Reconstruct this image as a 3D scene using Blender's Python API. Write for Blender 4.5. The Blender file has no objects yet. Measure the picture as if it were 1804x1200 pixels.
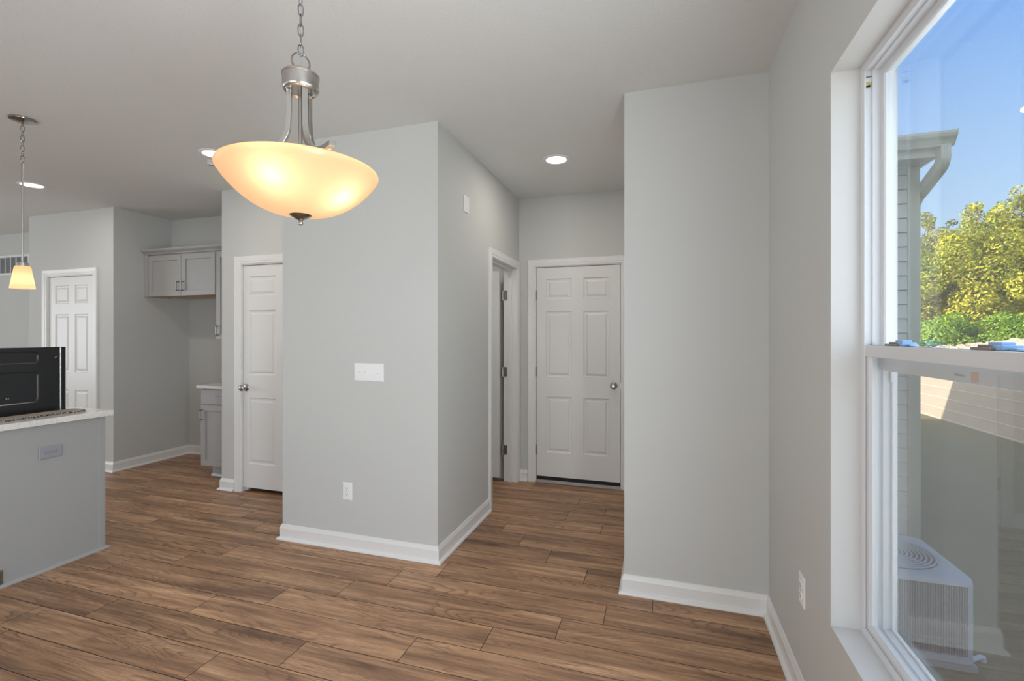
import bpy, bmesh, math, random
import numpy as np
from mathutils import Vector, Matrix
R = math.radians
random.seed(7)
sc = bpy.context.scene
COL = sc.collection

# ------------------------------------------------------------------ camera
CAMZ = 1.41
cam_d = bpy.data.cameras.new('camera')
cam_d.sensor_width = 36.0
cam_d.lens = 836.0 / 1804.0 * 36.0
cam_d.shift_y = -8.7 / 1804.0
cam_d.clip_start = 0.02
cam_d.clip_end = 500
cam = bpy.data.objects.new('camera', cam_d)
COL.objects.link(cam)
cam.location = (0, 0, CAMZ)
cam.rotation_euler = (R(90), 0, 0.30364)
sc.camera = cam

# ------------------------------------------------------------------ colour management
sc.view_settings.view_transform = 'Standard'
sc.view_settings.look = 'None'
sc.view_settings.gamma = 1.0
sc.view_settings.use_curve_mapping = False
sc.view_settings.exposure = 0.0
sc.cycles.use_denoising = True
sc.cycles.max_bounces = 10
sc.cycles.diffuse_bounces = 6
sc.cycles.glossy_bounces = 4
sc.cycles.transparent_max_bounces = 16
sc.cycles.sample_clamp_indirect = 6.0
sc.cycles.caustics_reflective = False
sc.cycles.caustics_refractive = False

# ------------------------------------------------------------------ sky
world = bpy.data.worlds.new('sky')
sc.world = world
world.use_nodes = True
nt = world.node_tree
nt.nodes.clear()
wo = nt.nodes.new('ShaderNodeOutputWorld')
bg = nt.nodes.new('ShaderNodeBackground')
tc = nt.nodes.new('ShaderNodeTexCoord')
sx = nt.nodes.new('ShaderNodeSeparateXYZ')
cr = nt.nodes.new('ShaderNodeValToRGB')
nt.links.new(tc.outputs['Generated'], sx.inputs[0])
nt.links.new(sx.outputs['Z'], cr.inputs[0])
# warm glow added to the unseen sky around the sun, fills the shaded yard
dt = nt.nodes.new('ShaderNodeVectorMath'); dt.operation = 'DOT_PRODUCT'
dt.inputs[1].default_value = (-0.976 * math.cos(R(23)), -0.22 * math.cos(R(23)), math.sin(R(23)))
nt.links.new(tc.outputs['Generated'], dt.inputs[0])
mxz = nt.nodes.new('ShaderNodeMath'); mxz.operation = 'MAXIMUM'; mxz.inputs[1].default_value = 0.0
nt.links.new(dt.outputs['Value'], mxz.inputs[0])
pw = nt.nodes.new('ShaderNodeMath'); pw.operation = 'POWER'; pw.inputs[1].default_value = 1.6
nt.links.new(mxz.outputs[0], pw.inputs[0])
ad = nt.nodes.new('ShaderNodeMix'); ad.data_type = 'RGBA'; ad.blend_type = 'ADD'; ad.clamp_result = False
ad.inputs[7].default_value = (2.2, 1.9, 1.45, 1)
nt.links.new(pw.outputs[0], ad.inputs[0])
nt.links.new(cr.outputs[0], ad.inputs[6])
nt.links.new(ad.outputs[2], bg.inputs['Color'])
nt.links.new(bg.outputs[0], wo.inputs[0])
el = cr.color_ramp.elements
el[0].position = 0.0; el[0].color = (0.72, 0.85, 0.97, 1)
el[1].position = 1.0; el[1].color = (0.10, 0.27, 0.80, 1)
e = el.new(0.17); e.color = (0.52, 0.74, 1.0, 1)
e = el.new(0.50); e.color = (0.16, 0.42, 0.98, 1)
bg.inputs['Strength'].default_value = 1.08

# ------------------------------------------------------------------ lights
def area(name, loc, rot, sx_, sy_, power, color):
    l = bpy.data.lights.new(name, 'AREA')
    l.shape = 'RECTANGLE'; l.size = sx_; l.size_y = sy_
    l.energy = power; l.color = color
    o = bpy.data.objects.new(name, l)
    COL.objects.link(o)
    o.location = loc; o.rotation_euler = rot
    return o
sun_d = bpy.data.lights.new('sun', 'SUN')
sun_d.energy = 9.0; sun_d.angle = R(0.6); sun_d.color = (1.0, 0.93, 0.80)
sun = bpy.data.objects.new('sun', sun_d); COL.objects.link(sun)
sd = Vector((0.976 * math.cos(R(23)), 0.22 * math.cos(R(23)), -math.sin(R(23))))
sun.rotation_euler = sd.to_track_quat('-Z', 'Y').to_euler()
# added fill lamps at made-up openings; the last boosts daylight at the real window
DAY = (0.865, 0.94, 1.0)
area('fill_back_right', (-1.6, -2.93, 1.05), (R(90), 0, 0), 3.0, 1.9, 50, DAY)
area('fill_back_left', (-6.6, -2.93, 1.45), (R(90), 0, 0), 3.0, 1.6, 8, DAY)
area('fill_left_wall', (-9.93, 0.2, 1.45), (0, R(-90), 0), 1.6, 3.4, 98, DAY)  # fill lamp added in front of the solid left wall, no window there
area('fill_beside_camera', (0.575, 0.20, 1.37), (0, R(90), 0), 1.7, 0.85, 56, DAY)
area('daylight_window_far', (0.80, 1.31, 1.37), (0, R(90), 0), 1.7, 0.85, 12, DAY)

# ================================================================== helpers
def tag(o, label=None, cat=None, group=None, kind=None):
    if label: o['label'] = label
    if cat: o['category'] = cat
    if group: o['group'] = group
    if kind: o['kind'] = kind
    return o

def empty(name, loc, rz=0.0, **kw):
    o = bpy.data.objects.new(name, None)
    COL.objects.link(o)
    o.location = loc; o.rotation_euler = (0, 0, rz)
    o.empty_display_size = 0.05
    return tag(o, **kw)

class MB:
    """collects verts and faces of ONE mesh"""
    def __init__(s, org=(0, 0, 0)):
        s.v = []; s.f = []; s.m = []; s.org = Vector(org); s.uv = None
    def add(s, vs, fs, mi=0):
        n = len(s.v)
        s.v += [tuple(p) for p in vs]
        for f in fs:
            s.f.append(tuple(i + n for i in f)); s.m.append(mi)
        return s
    def box(s, a, b, mi=0):
        x0, y0, z0 = [min(p, q) for p, q in zip(a, b)]
        x1, y1, z1 = [max(p, q) for p, q in zip(a, b)]
        vs = [(x0, y0, z0), (x1, y0, z0), (x1, y1, z0), (x0, y1, z0), (x0, y0, z1), (x1, y0, z1), (x1, y1, z1), (x0, y1, z1)]
        return s.add(vs, [(0, 3, 2, 1), (4, 5, 6, 7), (0, 1, 5, 4), (1, 2, 6, 5), (2, 3, 7, 6), (3, 0, 4, 7)], mi)
    def lathe(s, prof, n=32, c=(0, 0, 0), axis='z', mi=0, close=False):
        vs = []; fs = []
        for (r, h) in prof:
            for i in range(n):
                a = 2 * math.pi * i / n
                p = (r * math.cos(a), r * math.sin(a), h)
                if axis == 'y': p = (p[0], h, p[1])
                if axis == 'x': p = (h, p[0], p[1])
                vs.append((p[0] + c[0], p[1] + c[1], p[2] + c[2]))
        m = len(prof)
        for j in range(m - 1 if not close else m):
            for i in range(n):
                a = j * n + i; b = j * n + (i + 1) % n
                k = (j + 1) % m
                fs.append((a, b, k * n + (i + 1) % n, k * n + i))
        if not close:
            if prof[0][0] > 1e-5: fs.append(tuple(range(n))[::-1])
            if prof[-1][0] > 1e-5: fs.append(tuple((m - 1) * n + i for i in range(n)))
        return s.add(vs, fs, mi)
    def tube(s, pts, r, n=10, closed=False, mi=0, sec=None, up=(0, 0, 1)):
        pts = [Vector(p) for p in pts]
        k = len(pts); vs = []; fs = []
        sec = sec or [(r * math.cos(2 * math.pi * i / n), r * math.sin(2 * math.pi * i / n)) for i in range(n)]
        n = len(sec)
        prev = None
        for i, p in enumerate(pts):
            if closed: t = (pts[(i + 1) % k] - pts[i - 1])
            elif i == 0: t = pts[1] - p
            elif i == k - 1: t = p - pts[-2]
            else: t = pts[i + 1] - pts[i - 1]
            t.normalize()
            if prev is None:
                u = Vector(up)
                if abs(t.dot(u)) > 0.95: u = Vector((1, 0, 0)) if abs(t.x) < .9 else Vector((0, 1, 0))
                a = t.cross(u).normalized()
            else:
                a = (prev - t * prev.dot(t)).normalized()
            prev = a
            b = t.cross(a).normalized()
            for (q, w) in sec: vs.append(p + a * q + b * w)
        for i in range(k if closed else k - 1):
            for j in range(n):
                i2 = (i + 1) % k
                fs.append((i * n + j, i * n + (j + 1) % n, i2 * n + (j + 1) % n, i2 * n + j))
        if not closed:
            fs.append(tuple(range(n))[::-1]); fs.append(tuple((k - 1) * n + j for j in range(n)))
        return s.add(vs, fs, mi)
    def prism(s, poly, fn, h0, h1, mi=0):
        """poly: 2D points; fn(a, b, h) -> xyz"""
        n = len(poly)
        vs = [fn(a, b, h0) for a, b in poly] + [fn(a, b, h1) for a, b in poly]
        fs = [(i, (i + 1) % n, n + (i + 1) % n, n + i) for i in range(n)]
        fs += [tuple(range(n))[::-1], tuple(range(n, 2 * n))]
        return s.add(vs, fs, mi)
    def sweep(s, path, prof, fn, side=1, closed=False, mi=0):
        """mitred sweep of prof [(across, out)] along 2D path; fn(a, b, out) -> xyz"""
        P = [Vector(p) for p in path]; k = len(P); n = len(prof); vs = []
        for i in range(k):
            d0 = (P[i] - P[i - 1]).normalized() if (i > 0 or closed) else None
            d1 = (P[(i + 1) % k] - P[i]).normalized() if (i < k - 1 or closed) else None
            if d0 is None: d0 = d1
            if d1 is None: d1 = d0
            n0 = Vector((-d0.y, d0.x)) * side; n1 = Vector((-d1.y, d1.x)) * side
            m = (n0 + n1); m = m / max(1e-6, (1 + n0.dot(n1)))
            for (a, o) in prof:
                q = P[i] + m * a
                vs.append(fn(q.x, q.y, o))
        fs = []
        for i in range(k if closed else k - 1):
            i2 = (i + 1) % k
            for j in range(n):
                fs.append((i * n + j, i * n + (j + 1) % n, i2 * n + (j + 1) % n, i2 * n + j))
        if not closed:
            fs.append(tuple(range(n))); fs.append(tuple((k - 1) * n + j for j in range(n))[::-1])
        return s.add(vs, fs, mi)
    def build(s, name, mat, parent=None, bevel=0.0, smooth=False, loc=None, seg=2, ang=35, **kw):
        me = bpy.data.meshes.new(name)
        o = bpy.data.objects.new(name, me)
        org = Vector((0, 0, 0))
        if parent is not None:
            org = Vector(parent.matrix_world.translation) if parent.parent is None and False else world_loc(parent)
            rz = world_rz(parent)
        else:
            org = Vector(loc) if loc is not None else Vector((0, 0, 0)); rz = 0
        if s.org.length > 0 or getattr(s, 'local', False):
            vv = s.v            # already local
        elif rz:
            M = Matrix.Rotation(-rz, 3, 'Z')
            vv = [tuple(M @ (Vector(p) - org)) for p in s.v]
        else:
            vv = [(p[0] - org.x, p[1] - org.y, p[2] - org.z) for p in s.v]
        me.from_pydata(vv, [], s.f)
        mats = mat if isinstance(mat, (list, tuple)) else [mat]
        for m in mats: me.materials.append(m)
        if len(mats) > 1: me.polygons.foreach_set('material_index', s.m)
        bm = bmesh.new(); bm.from_mesh(me)
        bmesh.ops.recalc_face_normals(bm, faces=bm.faces)
        bm.to_mesh(me); bm.free()
        if smooth:
            me.polygons.foreach_set('use_smooth', [True] * len(me.polygons))
            me.set_sharp_from_angle(angle=R(ang))
        me.update()
        COL.objects.link(o)
        if parent is not None: o.parent = parent
        else: o.location = org
        if bevel > 0:
            b = o.modifiers.new('bevel', 'BEVEL'); b.width = bevel; b.segments = seg
            b.limit_method = 'ANGLE'; b.angle_limit = R(40)
            b.harden_normals = False
        return tag(o, **kw)

def world_loc(o):
    p = Vector(o.location)
    q = o.parent
    while q is not None:
        p = Matrix.Rotation(q.rotation_euler.z, 3, 'Z') @ p + Vector(q.location)
        q = q.parent
    return p
def world_rz(o):
    a = 0
    while o is not None: a += o.rotation_euler.z; o = o.parent
    return a

def copy_tree(o, parent=None):
    c = o.copy(); COL.objects.link(c); c.parent = parent
    for ch in [x for x in COL.objects if x.parent == o]:
        copy_tree(ch, c)
    return c

# ================================================================== materials
def mat(name, base=(0.8, 0.8, 0.8), rough=0.5, metal=0.0, spec=0.5, coat=0.0, bump=None, emit=None, estr=0.0, var=None):
    """bump: (scale, strength, distance[, detail, stretch]); var: (scale, amount)"""
    m = bpy.data.materials.new(name); m.use_nodes = True
    t = m.node_tree; b = t.nodes['Principled BSDF']
    b.inputs['Base Color'].default_value = (*base, 1)
    b.inputs['Roughness'].default_value = rough
    b.inputs['Metallic'].default_value = metal
    b.inputs['Specular IOR Level'].default_value = spec
    b.inputs['Coat Weight'].default_value = coat
    co = t.nodes.new('ShaderNodeTexCoord')
    mp = t.nodes.new('ShaderNodeMapping')
    t.links.new(co.outputs['Object'], mp.inputs[0])
    if bump:
        if len(bump) > 4: mp.inputs['Scale'].default_value = bump[4]
        n = t.nodes.new('ShaderNodeTexNoise')
        n.inputs['Scale'].default_value = bump[0]
        n.inputs['Detail'].default_value = bump[3] if len(bump) > 3 else 4
        bp = t.nodes.new('ShaderNodeBump')
        bp.inputs['Strength'].default_value = bump[1]; bp.inputs['Distance'].default_value = bump[2]
        t.links.new(mp.outputs[0], n.inputs['Vector'])
        t.links.new(n.outputs['Fac'], bp.inputs['Height'])
        t.links.new(bp.outputs[0], b.inputs['Normal'])
    if var:
        n2 = t.nodes.new('ShaderNodeTexNoise'); n2.inputs['Scale'].default_value = var[0]
        n2.inputs['Detail'].default_value = 3
        t.links.new(mp.outputs[0], n2.inputs['Vector'])
        mx = t.nodes.new('ShaderNodeMix'); mx.data_type = 'RGBA'
        lo = [c * (1 - var[1]) for c in base]; hi = [min(1, c * (1 + var[1])) for c in base]
        mx.inputs[6].default_value = (*lo, 1); mx.inputs[7].default_value = (*hi, 1)
        t.links.new(n2.outputs['Fac'], mx.inputs[0])
        t.links.new(mx.outputs[2], b.inputs['Base Color'])
    if emit:
        b.inputs['Emission Color'].default_value = (*emit, 1)
        b.inputs['Emission Strength'].default_value = estr
    return m

M = {}
M['wall'] = mat('wall_paint', (0.59, 0.597, 0.583), 0.75, bump=(260, 0.06, 0.002), spec=0.25, var=(1.5, 0.012))
M['ceiling'] = mat('ceiling_texture', (0.735, 0.75, 0.745), 0.9, bump=(95, 0.35, 0.004, 5, (1, 2.0, 1)), spec=0.1)
M['white'] = mat('white_trim_paint', (0.80, 0.795, 0.785), 0.35, bump=(120, 0.02, 0.001))
M['door'] = mat('door_paint', (0.78, 0.775, 0.765), 0.38, bump=(150, 0.03, 0.001, 4, (6, 6, 1)))
M['vinyl'] = mat('white_vinyl', (0.68, 0.69, 0.71), 0.30)
M['reveal'] = mat('reveal_paint', (0.66, 0.655, 0.64), 0.7, spec=0.25, bump=(260, 0.05, 0.002))
M['nickel'] = mat('brushed_nickel', (0.50, 0.48, 0.455), 0.28, metal=1.0, bump=(40, 0.03, 0.0005, 3, (1, 1, 14)))
M['nickel_dark'] = mat('polished_dark_nickel', (0.33, 0.32, 0.31), 0.18, metal=1.0)
M['hinge'] = mat('satin_steel', (0.36, 0.345, 0.32), 0.35, metal=1.0)
M['cab'] = mat('grey_cabinet_paint', (0.365, 0.362, 0.36), 0.42, bump=(200, 0.03, 0.0008))
M['cab_gap'] = mat('cabinet_carcass', (0.16, 0.16, 0.16), 0.6)
M['cab_wood'] = mat('maple_underside', (0.55, 0.33, 0.16), 0.5, var=(6, 0.15))
M['panel'] = mat('grey_island_panel', (0.37, 0.375, 0.375), 0.45, bump=(200, 0.03, 0.0008))
M['black'] = mat('black_enamel', (0.012, 0.013, 0.015), 0.22, spec=0.5)
M['blackmat'] = mat('rubber_and_gap_shade', (0.006, 0.006, 0.008), 0.6)  # also paints the shade in the sash gaps
M['plate'] = mat('white_plastic', (0.86, 0.86, 0.865), 0.28)
M['plate_grey'] = mat('grey_plastic', (0.30, 0.31, 0.345), 0.35)
M['slot'] = mat('dark_slot', (0.05, 0.05, 0.06), 0.6)
M['siding'] = mat('pale_siding', (0.66, 0.63, 0.50), 0.55, bump=(30, 0.15, 0.002, 4, (1, 8, 8)))
M['sidetrim'] = mat('sage_corner_trim', (0.56, 0.55, 0.40), 0.45)
M['gutter'] = mat('cream_gutter', (0.72, 0.71, 0.58), 0.35)
M['soffit'] = mat('cream_soffit', (0.62, 0.61, 0.54), 0.55)
M['shingle'] = mat('roof_shingles', (0.08, 0.075, 0.07), 0.9, bump=(60, 0.6, 0.01))
M['concrete'] = mat('concrete', (0.46, 0.44, 0.41), 0.85, bump=(50, 0.3, 0.004), var=(8, 0.1))
M['ac'] = mat('ac_paint', (0.62, 0.64, 0.64), 0.4)
M['ac_dark'] = mat('ac_fins', (0.09, 0.09, 0.10), 0.7)
M['bark'] = mat('tree_bark', (0.17, 0.12, 0.085), 0.9, bump=(20, 0.6, 0.02), var=(3, 0.3))
M['dirt'] = mat('pale_dirt', (0.58, 0.43, 0.29), 0.95, bump=(2.5, 1.0, 0.25, 8), var=(1.2, 0.3))
M['kraft'] = mat('kraft_card', (0.42, 0.36, 0.28), 0.8, var=(60, 0.2))
M['core'] = mat('honeycomb_core', (0.62, 0.60, 0.57), 0.8)
def core_pattern(m):
    t = m.node_tree; b = t.nodes['Principled BSDF']
    c = t.nodes.new('ShaderNodeTexCoord'); w = t.nodes.new('ShaderNodeTexNoise'); w.inputs['Scale'].default_value = 1.0
    mp = t.nodes.new('ShaderNodeMapping'); mp.inputs['Scale'].default_value = (20, 150, 110)
    r = t.nodes.new('ShaderNodeValToRGB'); e = r.color_ramp.elements
    e[0].position = 0.44; e[0].color = (0.03, 0.03, 0.03, 1); e[1].position = 0.54; e[1].color = (0.72, 0.70, 0.67, 1)
    t.links.new(c.outputs['Object'], mp.inputs[0]); t.links.new(mp.outputs[0], w.inputs['Vector'])
    t.links.new(w.outputs['Fac'], r.inputs[0]); t.links.new(r.outputs[0], b.inputs['Base Color'])
core_pattern(M['core'])
M['brass'] = mat('brass_clip', (0.75, 0.60, 0.25), 0.35, metal=0.8)
M['bluefilm'] = mat('blue_lock_plastic', (0.30, 0.50, 0.80), 0.4)
M['taupe'] = mat('taupe_lock_plastic', (0.24, 0.20, 0.19), 0.5)
M['label'] = mat('tan_sticker', (0.72, 0.50, 0.36), 0.6)
M['print'] = mat('grey_print', (0.38, 0.41, 0.44), 0.6)

# quartz
def quartz():
    m = mat('white_quartz', (0.78, 0.76, 0.73), 0.15)
    t = m.node_tree; b = t.nodes['Principled BSDF']
    n = t.nodes.new('ShaderNodeTexNoise'); n.inputs['Scale'].default_value = 26; n.inputs['Detail'].default_value = 9
    n.inputs['Distortion'].default_value = 1.2
    c = t.nodes.new('ShaderNodeTexCoord'); t.links.new(c.outputs['Object'], n.inputs['Vector'])
    r = t.nodes.new('ShaderNodeValToRGB'); e = r.color_ramp.elements
    e[0].position = 0.44; e[0].color = (0.78, 0.76, 0.73, 1)
    e[1].position = 0.56; e[1].color = (0.80, 0.78, 0.75, 1)
    k = e.new(0.5); k.color = (0.66, 0.65, 0.64, 1)
    t.links.new(n.outputs['Fac'], r.inputs[0]); t.links.new(r.outputs[0], b.inputs['Base Color'])
    return m
M['quartz'] = quartz()

# floor planks: per-plank UV (metres) + per-plank tone
def wood():
    m = bpy.data.materials.new('walnut_planks'); m.use_nodes = True
    t = m.node_tree; N = t.nodes.new; L = t.links.new
    b = t.nodes['Principled BSDF']
    uv = N('ShaderNodeUVMap'); uv.uv_map = 'plank'
    tone = N('ShaderNodeAttribute'); tone.attribute_name = 'tone'
    def mp(sx_, sy_):
        k = N('ShaderNodeMapping'); k.inputs['Scale'].default_value = (sx_, sy_, 1); L(uv.outputs[0], k.inputs[0]); return k.outputs[0]
    def noise(vec, sc_, det=3, dist=0.0, rough=.5):
        k = N('ShaderNodeTexNoise'); k.inputs['Scale'].default_value = sc_; k.inputs['Detail'].default_value = det
        k.inputs['Distortion'].default_value = dist; k.inputs['Roughness'].default_value = rough
        L(vec, k.inputs['Vector']); return k.outputs['Fac']
    def math_(op, a, b_=None, c=None):
        k = N('ShaderNodeMath'); k.operation = op
        for i, v in enumerate((a, b_, c)):
            if v is None: continue
            if hasattr(v, 'links'): L(v, k.inputs[i])
            else: k.inputs[i].default_value = v
        return k.outputs[0]
    def ramp(x, stops):
        k = N('ShaderNodeValToRGB'); e = k.color_ramp.elements
        e[0].position, e[0].color = stops[0][0], (*stops[0][1], 1)
        e[1].position, e[1].color = stops[-1][0], (*stops[-1][1], 1)
        for p, c in stops[1:-1]:
            q = e.new(p); q.color = (*c, 1)
        L(x, k.inputs[0]); return k.outputs[0]
    def mix(f, a, b_, mode='MIX'):
        k = N('ShaderNodeMix'); k.data_type = 'RGBA'; k.blend_type = mode
        if hasattr(f, 'links'): L(f, k.inputs[0])
        else: k.inputs[0].default_value = f
        for i, v in ((6, a), (7, b_)):
            if hasattr(v, 'links'): L(v, k.inputs[i])
            else: k.inputs[i].default_value = (*v, 1)
        return k.outputs[2]
    # cathedral grain: contour lines of a stretched height field
    h = noise(mp(0.50, 4.6), 1.6, 1.5, 0.35)
    h2 = noise(mp(3.0, 40.0), 1.0, 2.0)
    hh = math_('ADD', math_('MULTIPLY', h, 26.0), math_('MULTIPLY', h2, 0.55))
    fr = math_('FRACT', hh)
    line = ramp(fr, [(0.0, (0, 0, 0)), (0.60, (0.10, 0.10, 0.10)), (0.92, (0.85, 0.85, 0.85)), (1.0, (0, 0, 0))])
    where = ramp(noise(mp(0.9, 4.0), 1.6, 1.5), [(0.38, (0.12, 0.12, 0.12)), (0.56, (1, 1, 1))])
    linef = math_('MULTIPLY', line, where)
    blotch = noise(mp(0.8, 9.0), 1.3, 4, 0.4, .6)
    streak = noise(mp(2.0, 38.0), 1.0, 5, 0.2, .65)
    fiber = noise(mp(9.0, 260.0), 1.0, 4)
    c = ramp(blotch, [(0.28, (0.20, 0.110, 0.068)), (0.46, (0.49, 0.275, 0.148)), (0.68, (0.78, 0.475, 0.275))])
    c = mix(math_('MULTIPLY', ramp(streak, [(0.40, (0, 0, 0)), (0.72, (1, 1, 1))]), 0.70), c, (0.15, 0.088, 0.062))
    c = mix(math_('MULTIPLY', linef, 0.72), c, (0.11, 0.060, 0.038))
    c = mix(math_('MULTIPLY', ramp(fiber, [(0.42, (0, 0, 0)), (0.70, (1, 1, 1))]), 0.40), c, (0.17, 0.10, 0.065))
    # knots
    kn = N('ShaderNodeTexVoronoi'); kn.inputs['Scale'].default_value = 1.0
    L(mp(1.15, 5.2), kn.inputs['Vector'])
    kd = ramp(kn.outputs['Distance'], [(0.0, (1, 1, 1)), (0.10, (0.35, 0.35, 0.35)), (0.26, (0, 0, 0))])
    c = mix(math_('MULTIPLY', kd, 0.75), c, (0.050, 0.030, 0.022))
    # tone per plank
    hs = N('ShaderNodeHueSaturation'); L(c, hs.inputs['Color'])
    L(math_('ADD', math_('MULTIPLY', tone.outputs['Fac'], 0.28), 0.86), hs.inputs['Value'])
    hs.inputs['Saturation'].default_value = 1.0
    L(hs.outputs[0], b.inputs['Base Color'])
    L(math_('ADD', math_('MULTIPLY', streak, 0.15), 0.34), b.inputs['Roughness'])
    b.inputs['Specular IOR Level'].default_value = 0.35
    bp = N('ShaderNodeBump'); bp.inputs['Strength'].default_value = 0.12; bp.inputs['Distance'].default_value = 0.002
    L(math_('SUBTRACT', fiber, linef), bp.inputs['Height']); L(bp.outputs[0], b.inputs['Normal'])
    return m
M['wood'] = wood()
M['seam'] = mat('plank_seam', (0.03, 0.02, 0.015), 0.8)

def glass(name, tint=(0.985, 0.995, 0.992), k=1.0):
    m = bpy.data.materials.new(name); m.use_nodes = True
    t = m.node_tree; t.nodes.clear(); N = t.nodes.new; L = t.links.new
    out = N('ShaderNodeOutputMaterial'); mx = N('ShaderNodeMixShader')
    tr = N('ShaderNodeBsdfTransparent'); tr.inputs[0].default_value = (*tint, 1)
    gl = N('ShaderNodeBsdfGlossy'); gl.inputs['Roughness'].default_value = 0.0
    lw = N('ShaderNodeLayerWeight'); lw.inputs['Blend'].default_value = 0.5
    p = N('ShaderNodeMath'); p.operation = 'POWER'; p.inputs[1].default_value = 4.0
    a = N('ShaderNodeMath'); a.operation = 'MULTIPLY_ADD'; a.inputs[1].default_value = 0.8 * k; a.inputs[2].default_value = 0.04 * k
    L(lw.outputs['Facing'], p.inputs[0]); L(p.outputs[0], a.inputs[0]); L(a.outputs[0], mx.inputs[0])
    L(tr.outputs[0], mx.inputs[1]); L(gl.outputs[0], mx.inputs[2]); L(mx.outputs[0], out.inputs[0])
    return m
M['glass'] = glass('window_glass')

def screen():
    m = bpy.data.materials.new('insect_mesh'); m.use_nodes = True
    t = m.node_tree; t.nodes.clear(); N = t.nodes.new; L = t.links.new
    out = N('ShaderNodeOutputMaterial'); mx = N('ShaderNodeMixShader'); mx.inputs[0].default_value = 0.26
    tr = N('ShaderNodeBsdfTransparent'); df = N('ShaderNodeBsdfDiffuse'); df.inputs[0].default_value = (0.42, 0.42, 0.42, 1)
    L(tr.outputs[0], mx.inputs[1]); L(df.outputs[0], mx.inputs[2]); L(mx.outputs[0], out.inputs[0])
    return m
M['screen'] = screen()

def shade_mat(name, col, glow=0.0):
    """frosted amber glass lit from inside"""
    m = bpy.data.materials.new(name); m.use_nodes = True
    t = m.node_tree; t.nodes.clear(); N = t.nodes.new; L = t.links.new
    out = N('ShaderNodeOutputMaterial')
    tl = N('ShaderNodeBsdfTranslucent'); tl.inputs[0].default_value = (*col, 1)
    df = N('ShaderNodeBsdfDiffuse'); df.inputs[0].default_value = (0.80, 0.56, 0.34, 1)
    gl = N('ShaderNodeBsdfGlossy'); gl.inputs['Roughness'].default_value = 0.25
    m1 = N('ShaderNodeMixShader'); m1.inputs[0].default_value = 0.30
    m2 = N('ShaderNodeMixShader'); m2.inputs[0].default_value = 0.04
    L(tl.outputs[0], m1.inputs[1]); L(df.outputs[0], m1.inputs[2])
    L(m1.outputs[0], m2.inputs[1]); L(gl.outputs[0], m2.inputs[2])
    last = m2.outputs[0]
    if glow > 0:
        em = N('ShaderNodeEmission'); em.inputs[0].default_value = (1.0, 0.60, 0.33, 1); em.inputs[1].default_value = glow
        ad = N('ShaderNodeAddShader'); L(last, ad.inputs[0]); L(em.outputs[0], ad.inputs[1]); last = ad.outputs[0]
    L(last, out.inputs[0])
    return m
M['bowl'] = shade_mat('amber_bowl_glass', (0.95, 0.63, 0.38), 0.20)
M['shade'] = shade_mat('amber_shade_glass', (0.98, 0.78, 0.52), 0.30)
M['bulb'] = mat('lit_bulb', (1, 1, 1), 0.5, emit=(1.0, 0.86, 0.66), estr=14)
M['led'] = mat('led_diffuser', (1, 1, 1), 0.5, emit=(1.0, 0.93, 0.84), estr=6)

def leaf_mat(name, c1, c2, c3):
    m = bpy.data.materials.new(name); m.use_nodes = True
    t = m.node_tree; b = t.nodes['Principled BSDF']; N = t.nodes.new; L = t.links.new
    at = N('ShaderNodeAttribute'); at.attribute_name = 'tone'
    r = N('ShaderNodeValToRGB'); e = r.color_ramp.elements
    e[0].position = 0.0; e[0].color = (*c1, 1); e[1].position = 1.0; e[1].color = (*c3, 1)
    k = e.new(0.55); k.color = (*c2, 1)
    L(at.outputs['Fac'], r.inputs[0]); L(r.outputs[0], b.inputs['Base Color'])
    b.inputs['Roughness'].default_value = 0.55
    b.inputs['Specular IOR Level'].default_value = 0.3
    tl = N('ShaderNodeBsdfTranslucent'); L(r.outputs[0], tl.inputs[0])
    mx = N('ShaderNodeMixShader'); mx.inputs[0].default_value = 0.35
    out = [n for n in t.nodes if n.type == 'OUTPUT_MATERIAL'][0]
    L(b.outputs[0], mx.inputs[1]); L(tl.outputs[0], mx.inputs[2]); L(mx.outputs[0], out.inputs[0])
    return m
M['leaf_gold'] = leaf_mat('gold_green_leaves', (0.17, 0.21, 0.02), (0.52, 0.52, 0.04), (0.80, 0.70, 0.12))
M['leaf_olive'] = leaf_mat('olive_leaves', (0.12, 0.16, 0.02), (0.36, 0.37, 0.05), (0.62, 0.50, 0.14))
M['leaf_green'] = leaf_mat('green_leaves', (0.12, 0.24, 0.02), (0.27, 0.44, 0.03), (0.50, 0.60, 0.08))

def grass_mat():
    m = mat('lawn_grass', (0.18, 0.165, 0.06), 0.9, bump=(60, 0.8, 0.02, 6), var=(0.8, 0.3))
    return m
M['grass'] = grass_mat()

def block_mat():
    m = mat('tan_wall_boards', (0.60, 0.50, 0.39), 0.8, bump=(22, 0.35, 0.006, 6, (1, 0.3, 1.6)), var=(5, 0.14))
    return m
M['block'] = block_mat()

# ================================================================== room shell
CH = 2.74
def S(name, mb, m, **kw):
    return mb.build(name, m, kind='structure', **kw)

# ceiling
S('ceiling', MB().box((-10.2, -3.2, CH), (0.72, 5.0, CH + 0.12)), M['ceiling'])

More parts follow.
